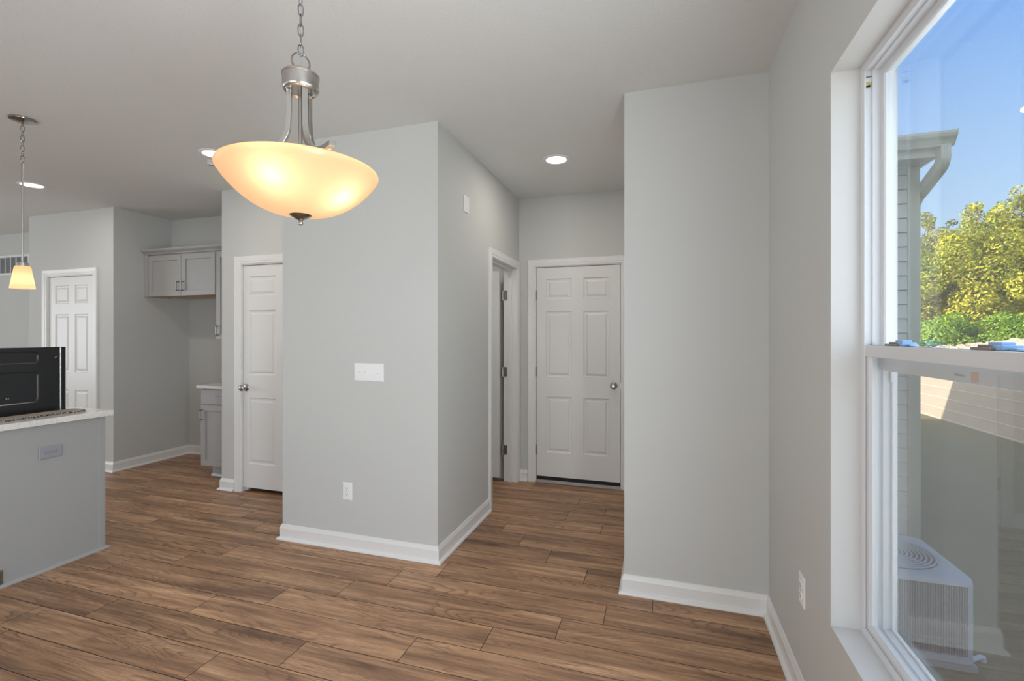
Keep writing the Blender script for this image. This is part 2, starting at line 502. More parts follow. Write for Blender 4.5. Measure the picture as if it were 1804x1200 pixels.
# floor: planks laid one by one on a dark underlay, in one mesh
W_, L_ = 0.178, 1.2115
joint = {-3: -1.867, -2: -1.555, -1: -1.086, 0: -0.772, 1: -0.469, 2: -0.268, 3: -0.04, 4: -0.42, 5: -0.682,
         6: -0.914, 7: -1.10, 8: -0.41, 9: -0.70, 10: -0.42, 11: -0.66, 12: -0.30}
vs, fs, uvs, tones = [], [], [], []
rng = random.Random(3)
g = 0.0016
for k in range(-30, 18):
    y0 = 1.984 + k * W_; y1 = y0 + W_
    if y1 < -3.1 or y0 > 5.0: continue
    jx = joint.get(k, rng.uniform(-1.2, 0))
    i0 = int(math.floor((-10.1 - jx) / L_)); i1 = int(math.ceil((0.6 - jx) / L_))
    for i in range(i0, i1):
        x0 = max(-10.1, jx + i * L_); x1 = min(0.6, jx + (i + 1) * L_)
        if x1 - x0 < 0.01: continue
        n = len(vs)
        vs += [(x0 + g, y0 + g, 0), (x1 - g, y0 + g, 0), (x1 - g, y1 - g, 0), (x0 + g, y1 - g, 0)]
        fs.append((n, n + 1, n + 2, n + 3))
        ou, ov = rng.uniform(0, 60), rng.uniform(0, 60)
        fl = rng.choice((1, -1))
        uvs += [(ou, ov), (ou + fl * (x1 - x0), ov), (ou + fl * (x1 - x0), ov + W_), (ou, ov + W_)]
        tones += [rng.random()] * 4
npl = len(fs)
n = len(vs)
vs += [(-10.1, -3.1, -0.0012), (0.6, -3.1, -0.0012), (0.6, 5.0, -0.0012), (-10.1, 5.0, -0.0012),
       (-10.1, -3.1, -0.12), (0.6, -3.1, -0.12), (0.6, 5.0, -0.12), (-10.1, 5.0, -0.12)]
fs += [(n, n + 1, n + 2, n + 3), (n + 4, n + 7, n + 6, n + 5), (n, n + 4, n + 5, n + 1), (n + 1, n + 5, n + 6, n + 2), (n + 2, n + 6, n + 7, n + 3), (n + 3, n + 7, n + 4, n)]
me = bpy.data.meshes.new('floor'); me.from_pydata(vs, [], fs)
me.materials.append(M['wood']); me.materials.append(M['seam'])
for p in me.polygons: p.material_index = 0 if p.index < npl else 1
ul = me.uv_layers.new(name='plank')
for i, q in enumerate(uvs): ul.data[i].uv = q
at = me.attributes.new('tone', 'FLOAT', 'POINT')
for i, q in enumerate(tones): at.data[i].value = q
flo = bpy.data.objects.new('floor', me); COL.objects.link(flo); tag(flo, kind='structure')

# plan lines
XR, YB, XB = 0.52, 2.67, -0.19           # right wall plane, facing walls plane, hall right corner
XC0, XC1 = -2.507, -1.32                 # column block
YH = 4.44                                # hall end wall
YP, XP = 3.36, -3.843                    # pantry wall
XK, YK, YF = -5.40, 4.28, 3.45           # kitchen alcove
XF = -6.74
WY0, WY1, WZ0, WZ1 = 0.86, 1.759, 0.478, 2.255    # window opening in the right wall
VY0, VY1 = -0.25, 0.65

def hole_wall_y(mb, x0, x1, ya, yb, hx0, hx1, hz0, hz1):
    mb.box((x0, ya, 0), (hx0, yb, CH)); mb.box((hx1, ya, 0), (x1, yb, CH))
    mb.box((hx0, ya, hz1), (hx1, yb, CH))
    if hz0 > 0: mb.box((hx0, ya, 0), (hx1, yb, hz0))
    return mb
def hole_wall_x(mb, y0, y1, xa, xb, holes):
    y = y0
    for (h0, h1, z0, z1) in holes:
        mb.box((xa, y, 0), (xb, h0, CH))
        mb.box((xa, h0, z1), (xb, h1, CH))
        if z0 > 0: mb.box((xa, h0, 0), (xb, h1, z0))
        y = h1
    mb.box((xa, y, 0), (xb, y1, CH))
    return mb

S('wall_right', hole_wall_x(MB(), -3.0, 5.0, XR, XR + 0.18, [(VY0, VY1, WZ0, WZ1), (WY0, WY1, WZ0, WZ1)]), M['wall'])
S('wall_right_return', MB().box((XB, YB, 0), (XR, YH, CH)), M['wall'])
S('wall_center', MB().box((XC0, YB, 0), (XC1, YB + 0.115, CH)), M['wall'])
S('wall_hall_left', hole_wall_x(MB(), YB + 0.115, YH, XC1 - 0.115, XC1, [(3.637, 4.378, 0, 2.066)]), M['wall'])
S('wall_center_left', MB().box((XC0, YB + 0.115, 0), (XC0 + 0.115, YH, CH)), M['wall'])
S('wall_hall_end', hole_wall_y(MB(), XC0, XR, YH, YH + 0.115, -1.166, -0.330, 0, 2.084), M['wall'])
S('wall_pantry', hole_wall_y(MB(), XP, XC0, YP, YP + 0.115, -3.628, -3.128, 0, 2.062), M['wall'])
S('wall_pantry_side', MB().box((XP, YP + 0.115, 0), (XP + 0.115, YK, CH)), M['wall'])
S('wall_kitchen_back', MB().box((XK - 0.12, YK, 0), (XC0, YK + 0.12, CH)).box((XK, 4.06, 1.842), (XP, YK, CH)), M['wall'])
S('wall_kitchen_left', MB().box((XK - 0.12, YF + 0.115, 0), (XK, YK, CH)), M['wall'])
S('wall_kitchen_front', hole_wall_y(MB(), XF, XK, YF, YF + 0.115, -6.442, -5.682, 0, 2.068), M['wall'])
S('wall_closet_back', MB().box((XF, YF + 0.115, 0), (XF + 0.115, 3.97, CH)).box((-10.0, 3.97, 0), (XF + 0.115, 4.09, CH)), M['wall'])
S('wall_far_left', MB().box((-10.12, -3.0, 0), (-10.0, 4.09, CH)), M['wall'])
wb = MB()
wb.box((-10.0, -3.18, 0), (-8.1, -3.0, CH)); wb.box((-5.1, -3.18, 0), (-3.1, -3.0, CH)); wb.box((-0.1, -3.18, 0), (0.70, -3.0, CH))
wb.box((-8.1, -3.18, 0), (-5.1, -3.0, 0.62)); wb.box((-8.1, -3.18, 2.26), (-5.1, -3.0, CH)); wb.box((-3.1, -3.18, 2.30), (-0.1, -3.0, CH))
S('wall_back', wb, M['wall'])
# unseen glazing frames added behind the camera to carry the fill light
gf = MB()
for (a, b_, z0, z1, k) in ((-3.1, -0.1, 0.0, 2.30, 2), (-8.1, -5.1, 0.62, 2.26, 3)):
    for (p, q, r_, s_) in ((a, a + .07, z0, z1), (b_ - .07, b_, z0, z1), (a, b_, z0, z0 + .07), (a, b_, z1 - .07, z1)):
        gf.box((p, -3.12, r_), (q, -3.04, s_))
    for i in range(1, k):
        x = a + (b_ - a) * i / k; gf.box((x - .04, -3.12, z0), (x + .04, -3.04, z1))
S('added_glazing', gf, M['vinyl'])
# unseen roof over the house, raised to shade the yard
rf = MB()
rf.prism([(1.02, 2.99), (-4.8, 6.9), (-10.9, 2.99), (-10.9, 3.12), (-4.8, 7.05), (1.02, 3.12)], lambda a, b, h: (a, h, b), -3.7, 5.2)
S('roof', rf, M['shingle'])

# ------------------------------------------------------------------ baseboards
BP = [(0, 0), (0.030, 0), (0.030, 0.006), (0.026, 0.014), (0.014, 0.019), (0.014, 0.078), (0.011, 0.086), (0.0085, 0.093), (0.006, 0.102), (0, 0.104)]
def baseboard(name, path, side):
    mb = MB().sweep(path, BP, lambda a, b, o: (a, b, o), side)
    return S(name, mb, M['white'], bevel=0.0012)
baseboard('baseboard_center', [(XC0, YP - 0.001), (XC0, YB), (XC1, YB), (XC1, 3.583)], -1)
baseboard('baseboard_hall_end', [(XC1, YH), (-1.232, YH)], -1)
baseboard('baseboard_right', [(XB, YH), (XB, YB), (XR, YB), (XR, -3.0)], -1)
baseboard('baseboard_kitchen', [(-5.625, YF), (XK, YF), (XK, YK), (-4.40, YK)], -1)
baseboard('baseboard_pantry', [(XP, 3.62), (XP, YP), (-3.69, YP)], 1) if False else baseboard('baseboard_pantry', [(XP, 3.62), (XP, YP), (-3.69, YP)], -1)
baseboard('baseboard_left', [(XF, 3.97), (XF, YF), (-6.50, YF)], -1)

# ------------------------------------------------------------------ doors
CP = [(0.0, 0), (0.0, 0.009), (0.006, 0.012), (0.022, 0.0125), (0.026, 0.0155), (0.046, 0.017), (0.058, 0.019), (0.066, 0.019), (0.070, 0.014), (0.070, 0)]
def six_panel(mb, x0, x1, z0, z1, panels, fn, t=0.035):
    """moulded slab; fn(a, z, out) -> xyz, out = towards the viewer; front at 0, back at -t"""
    xs = sorted(set([x0, x1] + [p[0] for p in panels] + [p[1] for p in panels]))
    zs = sorted(set([z0, z1] + [p[2] for p in panels] + [p[3] for p in panels]))
    ps = [(p[0], p[1], p[2], p[3]) for p in panels]
    for i in range(len(xs) - 1):
        for j in range(len(zs) - 1):
            a, b, c, d = xs[i], xs[i + 1], zs[j], zs[j + 1]
            if (a, b, c, d) in ps:
                rings = [(0, 0), (0.006, -0.009), (0.020, -0.010), (0.040, -0.002), (0.044, -0.002)]
                vs_ = []
                for (ins, dep) in rings:
                    vs_ += [fn(a + ins, c + ins, dep), fn(b - ins, c + ins, dep), fn(b - ins, d - ins, dep), fn(a + ins, d - ins, dep)]
                fs_ = []
                for r in range(len(rings) - 1):
                    for q in range(4):
                        fs_.append((r * 4 + q, r * 4 + (q + 1) % 4, r * 4 + 4 + (q + 1) % 4, r * 4 + 4 + q))
                r = len(rings) - 1
                fs_.append((r * 4, r * 4 + 1, r * 4 + 2, r * 4 + 3))
                mb.add(vs_, fs_)
            else:
                mb.add([fn(a, c, 0), fn(b, c, 0), fn(b, d, 0), fn(a, d, 0)], [(0, 1, 2, 3)])
    # sides and back
    mb.add([fn(x0, z0, 0), fn(x1, z0, 0), fn(x1, z1, 0), fn(x0, z1, 0), fn(x0, z0, -t), fn(x1, z0, -t), fn(x1, z1, -t), fn(x0, z1, -t)],
           [(0, 1, 5, 4), (1, 2, 6, 5), (2, 3, 7, 6), (3, 0, 4, 7), (4, 5, 6, 7)])
    bm = None
    return mb

def weld(o):
    w = o.modifiers.new('weld', 'WELD'); w.merge_threshold = 0.0002
    return o

def casing(parent, a0, a1, z1, fn, z0=0.0, m=None):
    mb = MB().sweep([(a0, z0), (a0, z1), (a1, z1), (a1, z0)], CP, fn, 1)
    return mb.build('casing', M['white'], parent, bevel=0.001)

def knob(parent, fn, plate_fn=None):
    """fn(r_axis profile) : places a knob lathe, axis -y, at its point"""
    x, y, z = fn
    mb = MB().lathe([(0.0, 0), (0.033, 0), (0.033, -0.004), (0.027, -0.008), (0.011, -0.010), (0.010, -0.026), (0.013, -0.032),
                     (0.024, -0.040), (0.0275, -0.050), (0.026, -0.058), (0.018, -0.064), (0.010, -0.0655), (0.0095, -0.063), (0.0, -0.063)], 32, (x, y, z), 'y')
    o = mb.build('door_knob', M['nickel'], parent, smooth=True, label='round satin nickel knob')
    return o

def hinge_y(parent, x, y, z, h=0.089):
    mb = MB()
    for i in range(5):
        mb.lathe([(0.0062, -h / 2 + i * h / 5 + .0006), (0.0062, -h / 2 + (i + 1) * h / 5 - .0006)], 12, (x, y, z))
    mb.lathe([(0.0, -h / 2 - .004), (0.004, -h / 2 - .003), (0.005, -h / 2)], 12, (x, y, z))
    mb.lathe([(0.005, h / 2), (0.004, h / 2 + .003), (0.0, h / 2 + .004)], 12, (x, y, z))
    mb.box((x - 0.010, y + 0.003, z - h / 2), (x + 0.010, y + 0.0062, z + h / 2))
    return mb.build('hinge', M['hinge'], parent, smooth=True)

def door_y(name, x0, x1, z0, z1, wy, cols, rows, kx, kz, hx, hzs, ca0, ca1, cz1, label):
    """door in a wall facing -y; wy = wall face"""
    d = empty(name, (0.5 * (x0 + x1), wy + 0.02, 0), kind='structure', label=label)
    fn = lambda a, z, o: (a, wy + 0.012 - o, z)
    ps = [(c0, c1, r0, r1) for (c0, c1) in cols for (r0, r1) in rows]
    weld(six_panel(MB(), x0, x1, z0, z1, ps, fn).build('door_panel', M['door'], d, bevel=0.0))
    jb = MB()
    jb.sweep([(x0 - 0.004, 0), (x0 - 0.004, z1 + 0.004), (x1 + 0.004, z1 + 0.004), (x1 + 0.004, 0)], [(0, 0), (0.016, 0), (0.016, 0.115), (0, 0.115)], lambda a, b, o: (a, wy + o, b), 1)
    jb.sweep([(x0 - 0.004, 0), (x0 - 0.004, z1 + 0.004), (x1 + 0.004, z1 + 0.004), (x1 + 0.004, 0)], [(0, 0.052), (-0.010, 0.052), (-0.010, 0.085), (0, 0.085)], lambda a, b, o: (a, wy + o, b), 1)
    jb.build('jamb', M['white'], d)
    MB().sweep([(ca0, 0), (ca0, cz1), (ca1, cz1), (ca1, 0)], CP, lambda a, b, o: (a, wy - o, b), 1).build('casing', M['white'], d, bevel=0.001)
    if kx is not None: knob(d, (kx, wy + 0.012, kz))
    for z in hzs: hinge_y(d, hx, wy + 0.004, z)
    return d

rows6 = [(0.29, 0.825), (1.012, 1.64), (1.757, 1.952)]
d1 = door_y('door_1', -1.144, -0.352, 0.058, 2.062, YH, [(-1.052, -0.805), (-0.690, -0.453)], rows6, -0.413, 0.947, -1.150, [0.31, 1.061, 1.801],
            -1.158, -0.342, 2.072, 'white six-panel door with a satin knob at the end of the hall')
MB().box((-1.142, YH + 0.02, 0.022), (-0.354, YH + 0.045, 0.060)).build('door_sweep', M['blackmat'], d1)
thr = MB().box((-1.160, YH - 0.010, 0.0), (-0.338, YH + 0.06, 0.012)); thr.box((-1.160, YH + 0.004, 0.012), (-0.338, YH + 0.05, 0.022))
thr.build('threshold', mat('threshold_alu', (0.50, 0.45, 0.43), 0.35, metal=0.3), d1, bevel=0.002)
MB().box((-0.3525, YH - 0.004, 0.915), (-0.345, YH + 0.012, 0.98)).build('strike_plate', M['hinge'], d1)
rows3 = [(0.257, 0.851), (1.052, 1.636), (1.766, 1.942)]
d2 = door_y('door_2', -3.604, -3.152, 0.040, 2.040, YP, [(-3.545, -3.243)], rows3, -3.571, 0.941, -3.148, [0.369, 1.099, 1.839],
            -3.612, -3.140, 2.052, 'narrow white three-panel pantry door with nickel knob')
d3 = door_y('door_3', -6.418, -5.706, 0.02, 2.045, YF, [(-6.325, -6.10), (-6.01, -5.80)], rows6, -6.36, 0.94, -5.700, [0.31, 1.09, 1.842],
            -6.428, -5.697, 2.057, 'white six-panel door in the far wall behind the black range')
# door_4: side opening of the hall, door swung away into the small room
d4 = empty('door_4', (-1.45, 4.34, 0), kind='structure', label='white door standing open in the hall side wall')
fx = lambda a, b, o: (XC1 + o, a, b)
MB().sweep([(3.650, 0), (3.650, 2.052), (4.366, 2.052), (4.366, 0)], CP, fx, 1).build('casing', M['white'], d4, bevel=0.001)
MB().sweep([(3.655, 0), (3.655, 2.048), (4.36, 2.048), (4.36, 0)], [(0, 0), (0.016, 0), (0.016, -0.135), (0, -0.135)], lambda a, b, o: (XC1 + 0.003 + o, a, b), 1).build('jamb', M['white'], d4)
MB().sweep([(3.655, 0), (3.655, 2.048), (4.36, 2.048), (4.36, 0)], [(0, -0.052), (-0.011, -0.052), (-0.011, -0.088), (0, -0.088)], lambda a, b, o: (XC1 + 0.003 + o, a, b), 1).build('door_stop', M['white'], d4)
fn4 = lambda a, z, o: (a, 4.318 - o, z)
weld(six_panel(MB(), -2.17, -1.482, 0.045, 2.030, [(c0, c1, r0, r1) for c0, c1 in ((-2.08, -1.87), (-1.78, -1.57)) for r0, r1 in rows6], fn4).build('door_panel', M['door'], d4))
for z in (0.305, 1.06, 1.80):
    mb = MB().box((-1.452, 4.3535, z - .045), (-1.416, 4.3605, z + .045))
    mb.lathe([(0.0065, -.045), (0.0065, .045)], 12, (-1.458, 4.350, z))
    for dz in (-.028, 0, .028): mb.lathe([(0.004, 0.0), (0.004, -0.002), (0, -0.002)], 10, (-1.432 + (.006 if dz == 0 else 0), 4.3535, z + dz), 'y')
    mb.build('hinge', M['nickel'], d4, smooth=True)

# ------------------------------------------------------------------ windows
def window(name, y0, y1, label, detail=True):
    z0, z1 = WZ0, WZ1
    w = empty(name, (XR + 0.10, (y0 + y1) / 2, z0), kind='structure', label=label)
    # drywall returns
    P_ = [(y0, z0), (y0, z1), (y1, z1), (y1, z0)]
    MB().sweep(P_, [(0, 0), (0.0, 0.081), (-0.004, 0.081), (-0.004, 0)], lambda a, b, o: (XR + o, a, b), 1, closed=True).build('reveal', M['reveal'], w)
    fxm = lambda a, b, o: (XR + o, a, b)
    # outer vinyl frame, stepped
    prof = [(0, 0.080), (-0.012, 0.080), (-0.026, 0.083), (-0.026, 0.088), (-0.020, 0.089), (-0.020, 0.104), (-0.026, 0.105), (-0.026, 0.128), (-0.034, 0.129), (-0.034, 0.162), (0, 0.162)]
    MB().sweep(P_, prof, fxm, 1, closed=True).build('window_frame', M['vinyl'], w, bevel=0.0012)
    ty0, ty1 = y0 + 0.024, y1 - 0.024
    # upper lite
    zt, zm = z1 - 0.028, 1.306
    prof = [(0, 0.128), (-0.016, 0.128), (-0.019, 0.133), (-0.019, 0.138), (-0.012, 0.140), (-0.012, 0.150), (0, 0.150)]
    MB().sweep([(ty0, zm), (ty0, zt), (ty1, zt), (ty1, zm)], prof, fxm, 1, closed=True).build('upper_sash', M['vinyl'], w, bevel=0.001)
    MB().box((XR + 0.1262, ty0, zm - 0.002), (XR + 0.1515, ty1, 1.352)).build('upper_sash_rail', M['vinyl'], w, bevel=0.0015)
    MB().box((XR + 0.1425, ty0 + .008, 1.35), (XR + 0.1460, ty1 - .008, zt - .006)).build('window_pane', M['glass'], w)
    # lower sash
    prof = [(0, 0.089), (-0.026, 0.089), (-0.034, 0.096), (-0.034, 0.110), (-0.029, 0.112), (0, 0.112)]
    LZ0, LZ1 = z0 + 0.014, 1.381
    sy0, sy1 = y0 + 0.0145, y1 - 0.0145
    for ya in (y0 + 0.0118, y1 - 0.0148):
        MB().box((XR + .0865, ya, LZ0 + .004), (XR + .0900, ya + .003, LZ1 - .002)).build('gap_shade', M['blackmat'], w)  # black strip paints the shaded gap between sash and frame
    MB().sweep([(sy0, LZ0), (sy0, LZ1), (sy1, LZ1), (sy1, LZ0)], prof, fxm, 1, closed=True).build('lower_sash', M['vinyl'], w, bevel=0.001)
    MB().box((XR + 0.085, sy0, LZ1 - 0.036), (XR + 0.118, sy1, LZ1)).build('meeting_rail', M['vinyl'], w, bevel=0.002)
    MB().box((XR + 0.1015, sy0 + .02, LZ0 + .018), (XR + 0.1050, sy1 - .02, LZ1 - .03)).build('window_pane', M['glass'], w)
    # insect screen outside
    MB().box((XR + 0.1560, y0 + .03, z0 + .03), (XR + 0.1566, y1 - .03, 1.32)).build('insect_screen', M['screen'], w)
    prof = [(0, 0.150), (-0.009, 0.150), (-0.009, 0.160), (0, 0.160)]
    MB().sweep([(y0 + .033, z0 + .03), (y0 + .033, 1.322), (y1 - .033, 1.322), (y1 - .033, z0 + .03)], prof, fxm, 1, closed=True).build('screen_frame', M['vinyl'], w)
    if detail:
        for yc in (1.568, 1.178):
            lk = MB().box((XR + 0.086, yc - 0.030, LZ1), (XR + 0.116, yc + 0.034, LZ1 + 0.006))
            lk.box((XR + 0.090, yc - 0.022, LZ1 + .006), (XR + 0.112, yc + 0.018, LZ1 + 0.011))
            l1 = lk.build('sash_lock', M['taupe'], w, bevel=0.0015, label='taupe cam lock with blue catch')
            mb = MB().box((XR + 0.094, yc - 0.050, LZ1), (XR + 0.127, yc - 0.012, LZ1 + 0.0105))
            mb.box((XR + 0.100, yc - 0.036, LZ1 + .010), (XR + 0.122, yc + 0.004, LZ1 + 0.0165))
            mb.box((XR + 0.104, yc - 0.068, LZ1), (XR + 0.124, yc - 0.050, LZ1 + 0.006))
            mb.build('catch', M['bluefilm'], l1, bevel=0.0015, label='blue plastic catch')
        MB().box((XR + .086, y1 - .024, 2.188), (XR + .103, y1 - .018, 2.196)).box((XR + .0845, y1 - .0255, 2.186), (XR + .094, y1 - .0215, 2.193)).build('tilt_clip', M['brass'], w, bevel=0.001, label='brass coloured balance clip')
        MB().box((XR + .088, y1 - .0235, 2.180), (XR + .100, y1 - .0185, 2.189)).build('balance_block', M['blackmat'], w)
        MB().box((XR + .087, y1 - .0225, 2.2125), (XR + .104, y1 - .0195, 2.2140)).build('groove_slot', M['slot'], w)
        MB().box((XR + .1255, 1.262, 1.3085), (XR + .1262, 1.286, 1.332)).build('sticker', M['label'], w, label='small tan sticker')
        pr = MB()
        for i in range(9): pr.box((XR + .1255, 1.312 + i * .0042, 1.318), (XR + .1262, 1.3145 + i * .0042, 1.3225))
        pr.build('print_mark', M['print'], w)
        MB().box((XR + .146, y1 - .046, 1.268), (XR + .155, y1 - .036, 1.300)).build('screen_tab', M['vinyl'], w, bevel=0.001)
    return w
window('window_1', WY0, WY1, 'tall white single-hung window with blue sash locks')
window('added_window', VY0, VY1, 'unseen white window added beside the camera for light', detail=False)  # second window made up to bring in more light

# ------------------------------------------------------------------ electrical plates
def outlet(name, loc, rz, label, group=None, m='plate', rot90=False):
    """duplex receptacle, local: faces -y"""
    o = empty(name, loc, rz, label=label, cat='outlet', group=group)
    def L_(mb): mb.local = True; return mb
    w, h = (0.0585, 0.0365) if rot90 else (0.0365, 0.0585)
    mb = L_(MB())
    mb.sweep([(-w, -h), (-w, h), (w, h), (w, -h)], [(0, 0), (-0.0, -0.003), (-0.006, -0.006), (-0.012, -0.0062), (-0.012, 0)], lambda a, b, o_: (a, o_, b), 1, closed=True)
    mb.box((-w + .011, -0.0062, -h + .011), (w - .011, 0, h - .011))
    mb.build('cover_plate', M[m], o, bevel=0.0006)
    for s in (-1, 1):
        cx_, cz_ = (s * 0.0195, 0) if rot90 else (0, s * 0.0195)
        mb = L_(MB())
        pts = []
        for i in range(28):
            a = 2 * math.pi * i / 28
            px_, pz_ = 0.0170 * math.cos(a), max(-0.0135, min(0.0135, 0.0170 * math.sin(a)))
            pts.append((px_, pz_) if not rot90 else (pz_, px_))
        mb.prism([(cx_ + a, cz_ + b) for a, b in pts], lambda a, b, h_: (a, h_, b), -0.0085, -0.004)
        f = mb.build('receptacle', M[m], o, bevel=0.0006)
        mb = L_(MB())
        def slot(a0, a1, b0, b1):
            if rot90: a0, a1, b0, b1 = b0, b1, a0, a1
            mb.box((cx_ + a0, -0.0089, cz_ + b0), (cx_ + a1, -0.0084, cz_ + b1))
        slot(-0.0072, -0.0052, -0.001, 0.0075); slot(0.0052, 0.0072, -0.0005, 0.007); slot(-0.0026, 0.0026, -0.0098, -0.0048)
        mb.build('slots', M['slot'], f)
    mb = L_(MB()); mb.lathe([(0.0, -0.0078), (0.003, -0.0075), (0.0035, -0.006)], 12, (0, 0, 0), 'y')
    mb.build('screw', M['hinge'], o)
    return o
outlet('wall_outlet', (-1.976, YB - 0.0002, 0.381), 0, 'white duplex outlet low on the center wall below the switch plate')
outlet('wall_outlet', (XR - 0.0002, 2.070, 0.434), R(-90), 'white duplex outlet low on the right wall beside the window')
outlet('wall_outlet', (-3.52 + 0.0002, 1.903, 0.707), R(90), 'grey horizontal duplex outlet on the end of the island panel', m='plate_grey', rot90=True)

sw = empty('light_switch', (-1.8115, YB - 0.0002, 1.170), 0, label='white four-gang light switch plate on the center wall', cat='light switch')
mb = MB(); mb.local = True
w, h = 0.110, 0.0585
mb.sweep([(-w, -h), (-w, h), (w, h), (w, -h)], [(0, 0), (-0.0, -0.003), (-0.006, -0.006), (-0.012, -0.0062), (-0.012, 0)], lambda a, b, o_: (a, o_, b), 1, closed=True)
mb.box((-w + .011, -0.0062, -h + .011), (w - .011, 0, h - .011)); mb.build('cover_plate', M['plate'], sw, bevel=0.0006)
for i, x in enumerate((-0.069, -0.023, 0.023, 0.069)):
    up = 1 if i < 2 else -1
    mb = MB(); mb.local = True
    mb.prism([(-0.006, -0.0115), (-0.006, 0.0115), (-0.0085, 0.0115), (-0.0085 - (.010 if up > 0 else 0), 0.008 if up > 0 else 0.0), (-0.0085 - (.010 if up < 0 else 0), 0.0 if up > 0 else -0.008), (-0.0085, -0.0115)],
             lambda a, b, h_: (x + h_, a, b), -0.005, 0.005)
    mb.build('toggle', M['plate'], sw, bevel=0.0008)
    mb = MB(); mb.local = True
    for s in (-1, 1):
        mb = MB(); mb.local = True
        mb.lathe([(0.0, -0.0078), (0.0024, -0.0074), (0.003, -0.006)], 10, (x, 0, s * .030), 'y')
        mb.build('screw', M['plate'], sw)

ch = empty('wall_plate', (XC1 + 0.0002, 3.118, 2.341), R(90), label='small white rectangular plate high on the hall side wall', cat='wall plate')
mb = MB(); mb.local = True
mb.box((-0.042, -0.008, -0.057), (0.042, 0, 0.057)); mb.build('cover_plate', M['plate'], ch, bevel=0.003)
mb = MB(); mb.local = True
mb.box((-0.024, -0.0115, -0.038), (0.024, -0.007, 0.038)); mb.build('insert', M['plate'], ch, bevel=0.002)

# ------------------------------------------------------------------ return air grille, far left
gr = empty('vent_grille', (-8.3, 3.97, 2.33), label='white return air grille high on the far left wall', cat='vent')
gx0, gx1, gz0, gz1 = -8.87, -7.74, 2.20, 2.462
MB().sweep([(gx0, gz0), (gx0, gz1), (gx1, gz1), (gx1, gz0)], [(0, 0), (0, -0.006), (-0.004, -0.010), (-0.030, -0.010), (-0.030, 0)], lambda a, b, o: (a, 3.97 + o, b), 1, closed=True).build('frame', M['plate'], gr, bevel=0.001)
mb = MB()
for i in range(20):
    z = gz0 + .03 + (gz1 - gz0 - .06) * (i + .5) / 20
    mb.add([(gx0 + .02, 3.9695, z + .006), (gx1 - .02, 3.9695, z + .006), (gx1 - .02, 3.962, z - .004), (gx0 + .02, 3.962, z - .004),
            (gx0 + .02, 3.9685, z + .006), (gx1 - .02, 3.9685, z + .006), (gx1 - .02, 3.961, z - .004), (gx0 + .02, 3.961, z - .004)],
           [(0, 1, 2, 3), (4, 7, 6, 5), (0, 4, 5, 1), (2, 6, 7, 3), (0, 3, 7, 4), (1, 5, 6, 2)])
mb.build('louvers', mat('vent_grey', (0.30, 0.32, 0.33), 0.5), gr)
for i in range(1, 10):
    x = gx1 - .03 - i * 0.112
    MB().box((x - .006, 3.956, gz0 + .02), (x + .006, 3.9665, gz1 - .02)).build('mullion', M['plate'], gr)

# ------------------------------------------------------------------ recessed lights
def downlight(x, y, label):
    o = empty('recessed_light', (x, y, CH), label=label, cat='ceiling light', group='round recessed ceiling lights')
    mb = MB(); mb.local = True
    mb.lathe([(0.100, 0.0), (0.100, -0.003), (0.094, -0.006), (0.080, -0.008), (0.076, -0.006), (0.074, 0.0)], 40, close=True)
    mb.build('trim_ring', M['plate'], o, smooth=True)
    mb = MB(); mb.local = True
    mb.lathe([(0.0, -0.0035), (0.075, -0.0035), (0.075, -0.0012), (0.0, -0.0012)], 40)
    mb.build('diffuser', M['led'], o, smooth=True)
    l = bpy.data.lights.new('recessed_lamp', 'AREA'); l.shape = 'DISK'; l.size = 0.145; l.energy = 4.7; l.color = (1.0, 0.93, 0.84)
    lo = bpy.data.objects.new('recessed_lamp', l); COL.objects.link(lo); lo.location = (x, y, CH - 0.010)
    return o
downlight(-0.752, 3.518, 'round recessed light in the hall ceiling')
downlight(-3.115, 2.660, 'round recessed light half hidden behind the glass bowl')
downlight(-1.95, 3.75, 'unseen round recessed light added in the small room behind the open hall door')  # lamp put in to brighten the open door slab
downlight(-5.292, 2.727, 'round recessed light in the kitchen ceiling near the small pendant')

# ------------------------------------------------------------------ bowl pendant
def dirv(ang):   # angle in the camera's (lateral, depth) frame
    s, c = math.sin(0.30364), math.cos(0.30364)
    l, d = math.cos(ang), math.sin(ang)
    return Vector((c * l - s * d, s * l + c * d, 0))
BX, BY = -1.0855, 1.2315
pen = empty('bowl_pendant', (BX, BY, 0), label='large amber glass bowl pendant on a nickel chain', cat='pendant light')
def LM(): m_ = MB(); m_.local = True; return m_
RB, HB = 0.236, 0.127
ZR = 1.918
prof = []
Rs = (RB * RB + HB * HB) / (2 * HB)
a_max = math.asin(RB / Rs)
for i in range(25):
    a = a_max * (0.09 + 0.91 * i / 24)
    r = Rs * math.sin(a); z = ZR - HB + Rs * (1 - math.cos(a))
    # fuller shoulder towards the rim
    z -= 0.006 * math.sin(math.pi * min(1, r / RB))
    prof.append((r, z))
prof += [(RB + .001, ZR + .006), (RB - .001, ZR + .010), (RB - .005, ZR + .009)]
mb = LM(); n = 72
vs_, fs_ = [], []
for (r, z) in prof:
    for i in range(n):
        a = 2 * math.pi * i / n; vs_.append((r * math.cos(a), r * math.sin(a), z))
for j in range(len(prof) - 1):
    for i in range(n): fs_.append((j * n + i, j * n + (i + 1) % n, (j + 1) * n + (i + 1) % n, (j + 1) * n + i))
mb.add(vs_, fs_).build('glass_bowl', M['bowl'], pen, smooth=True, ang=80)
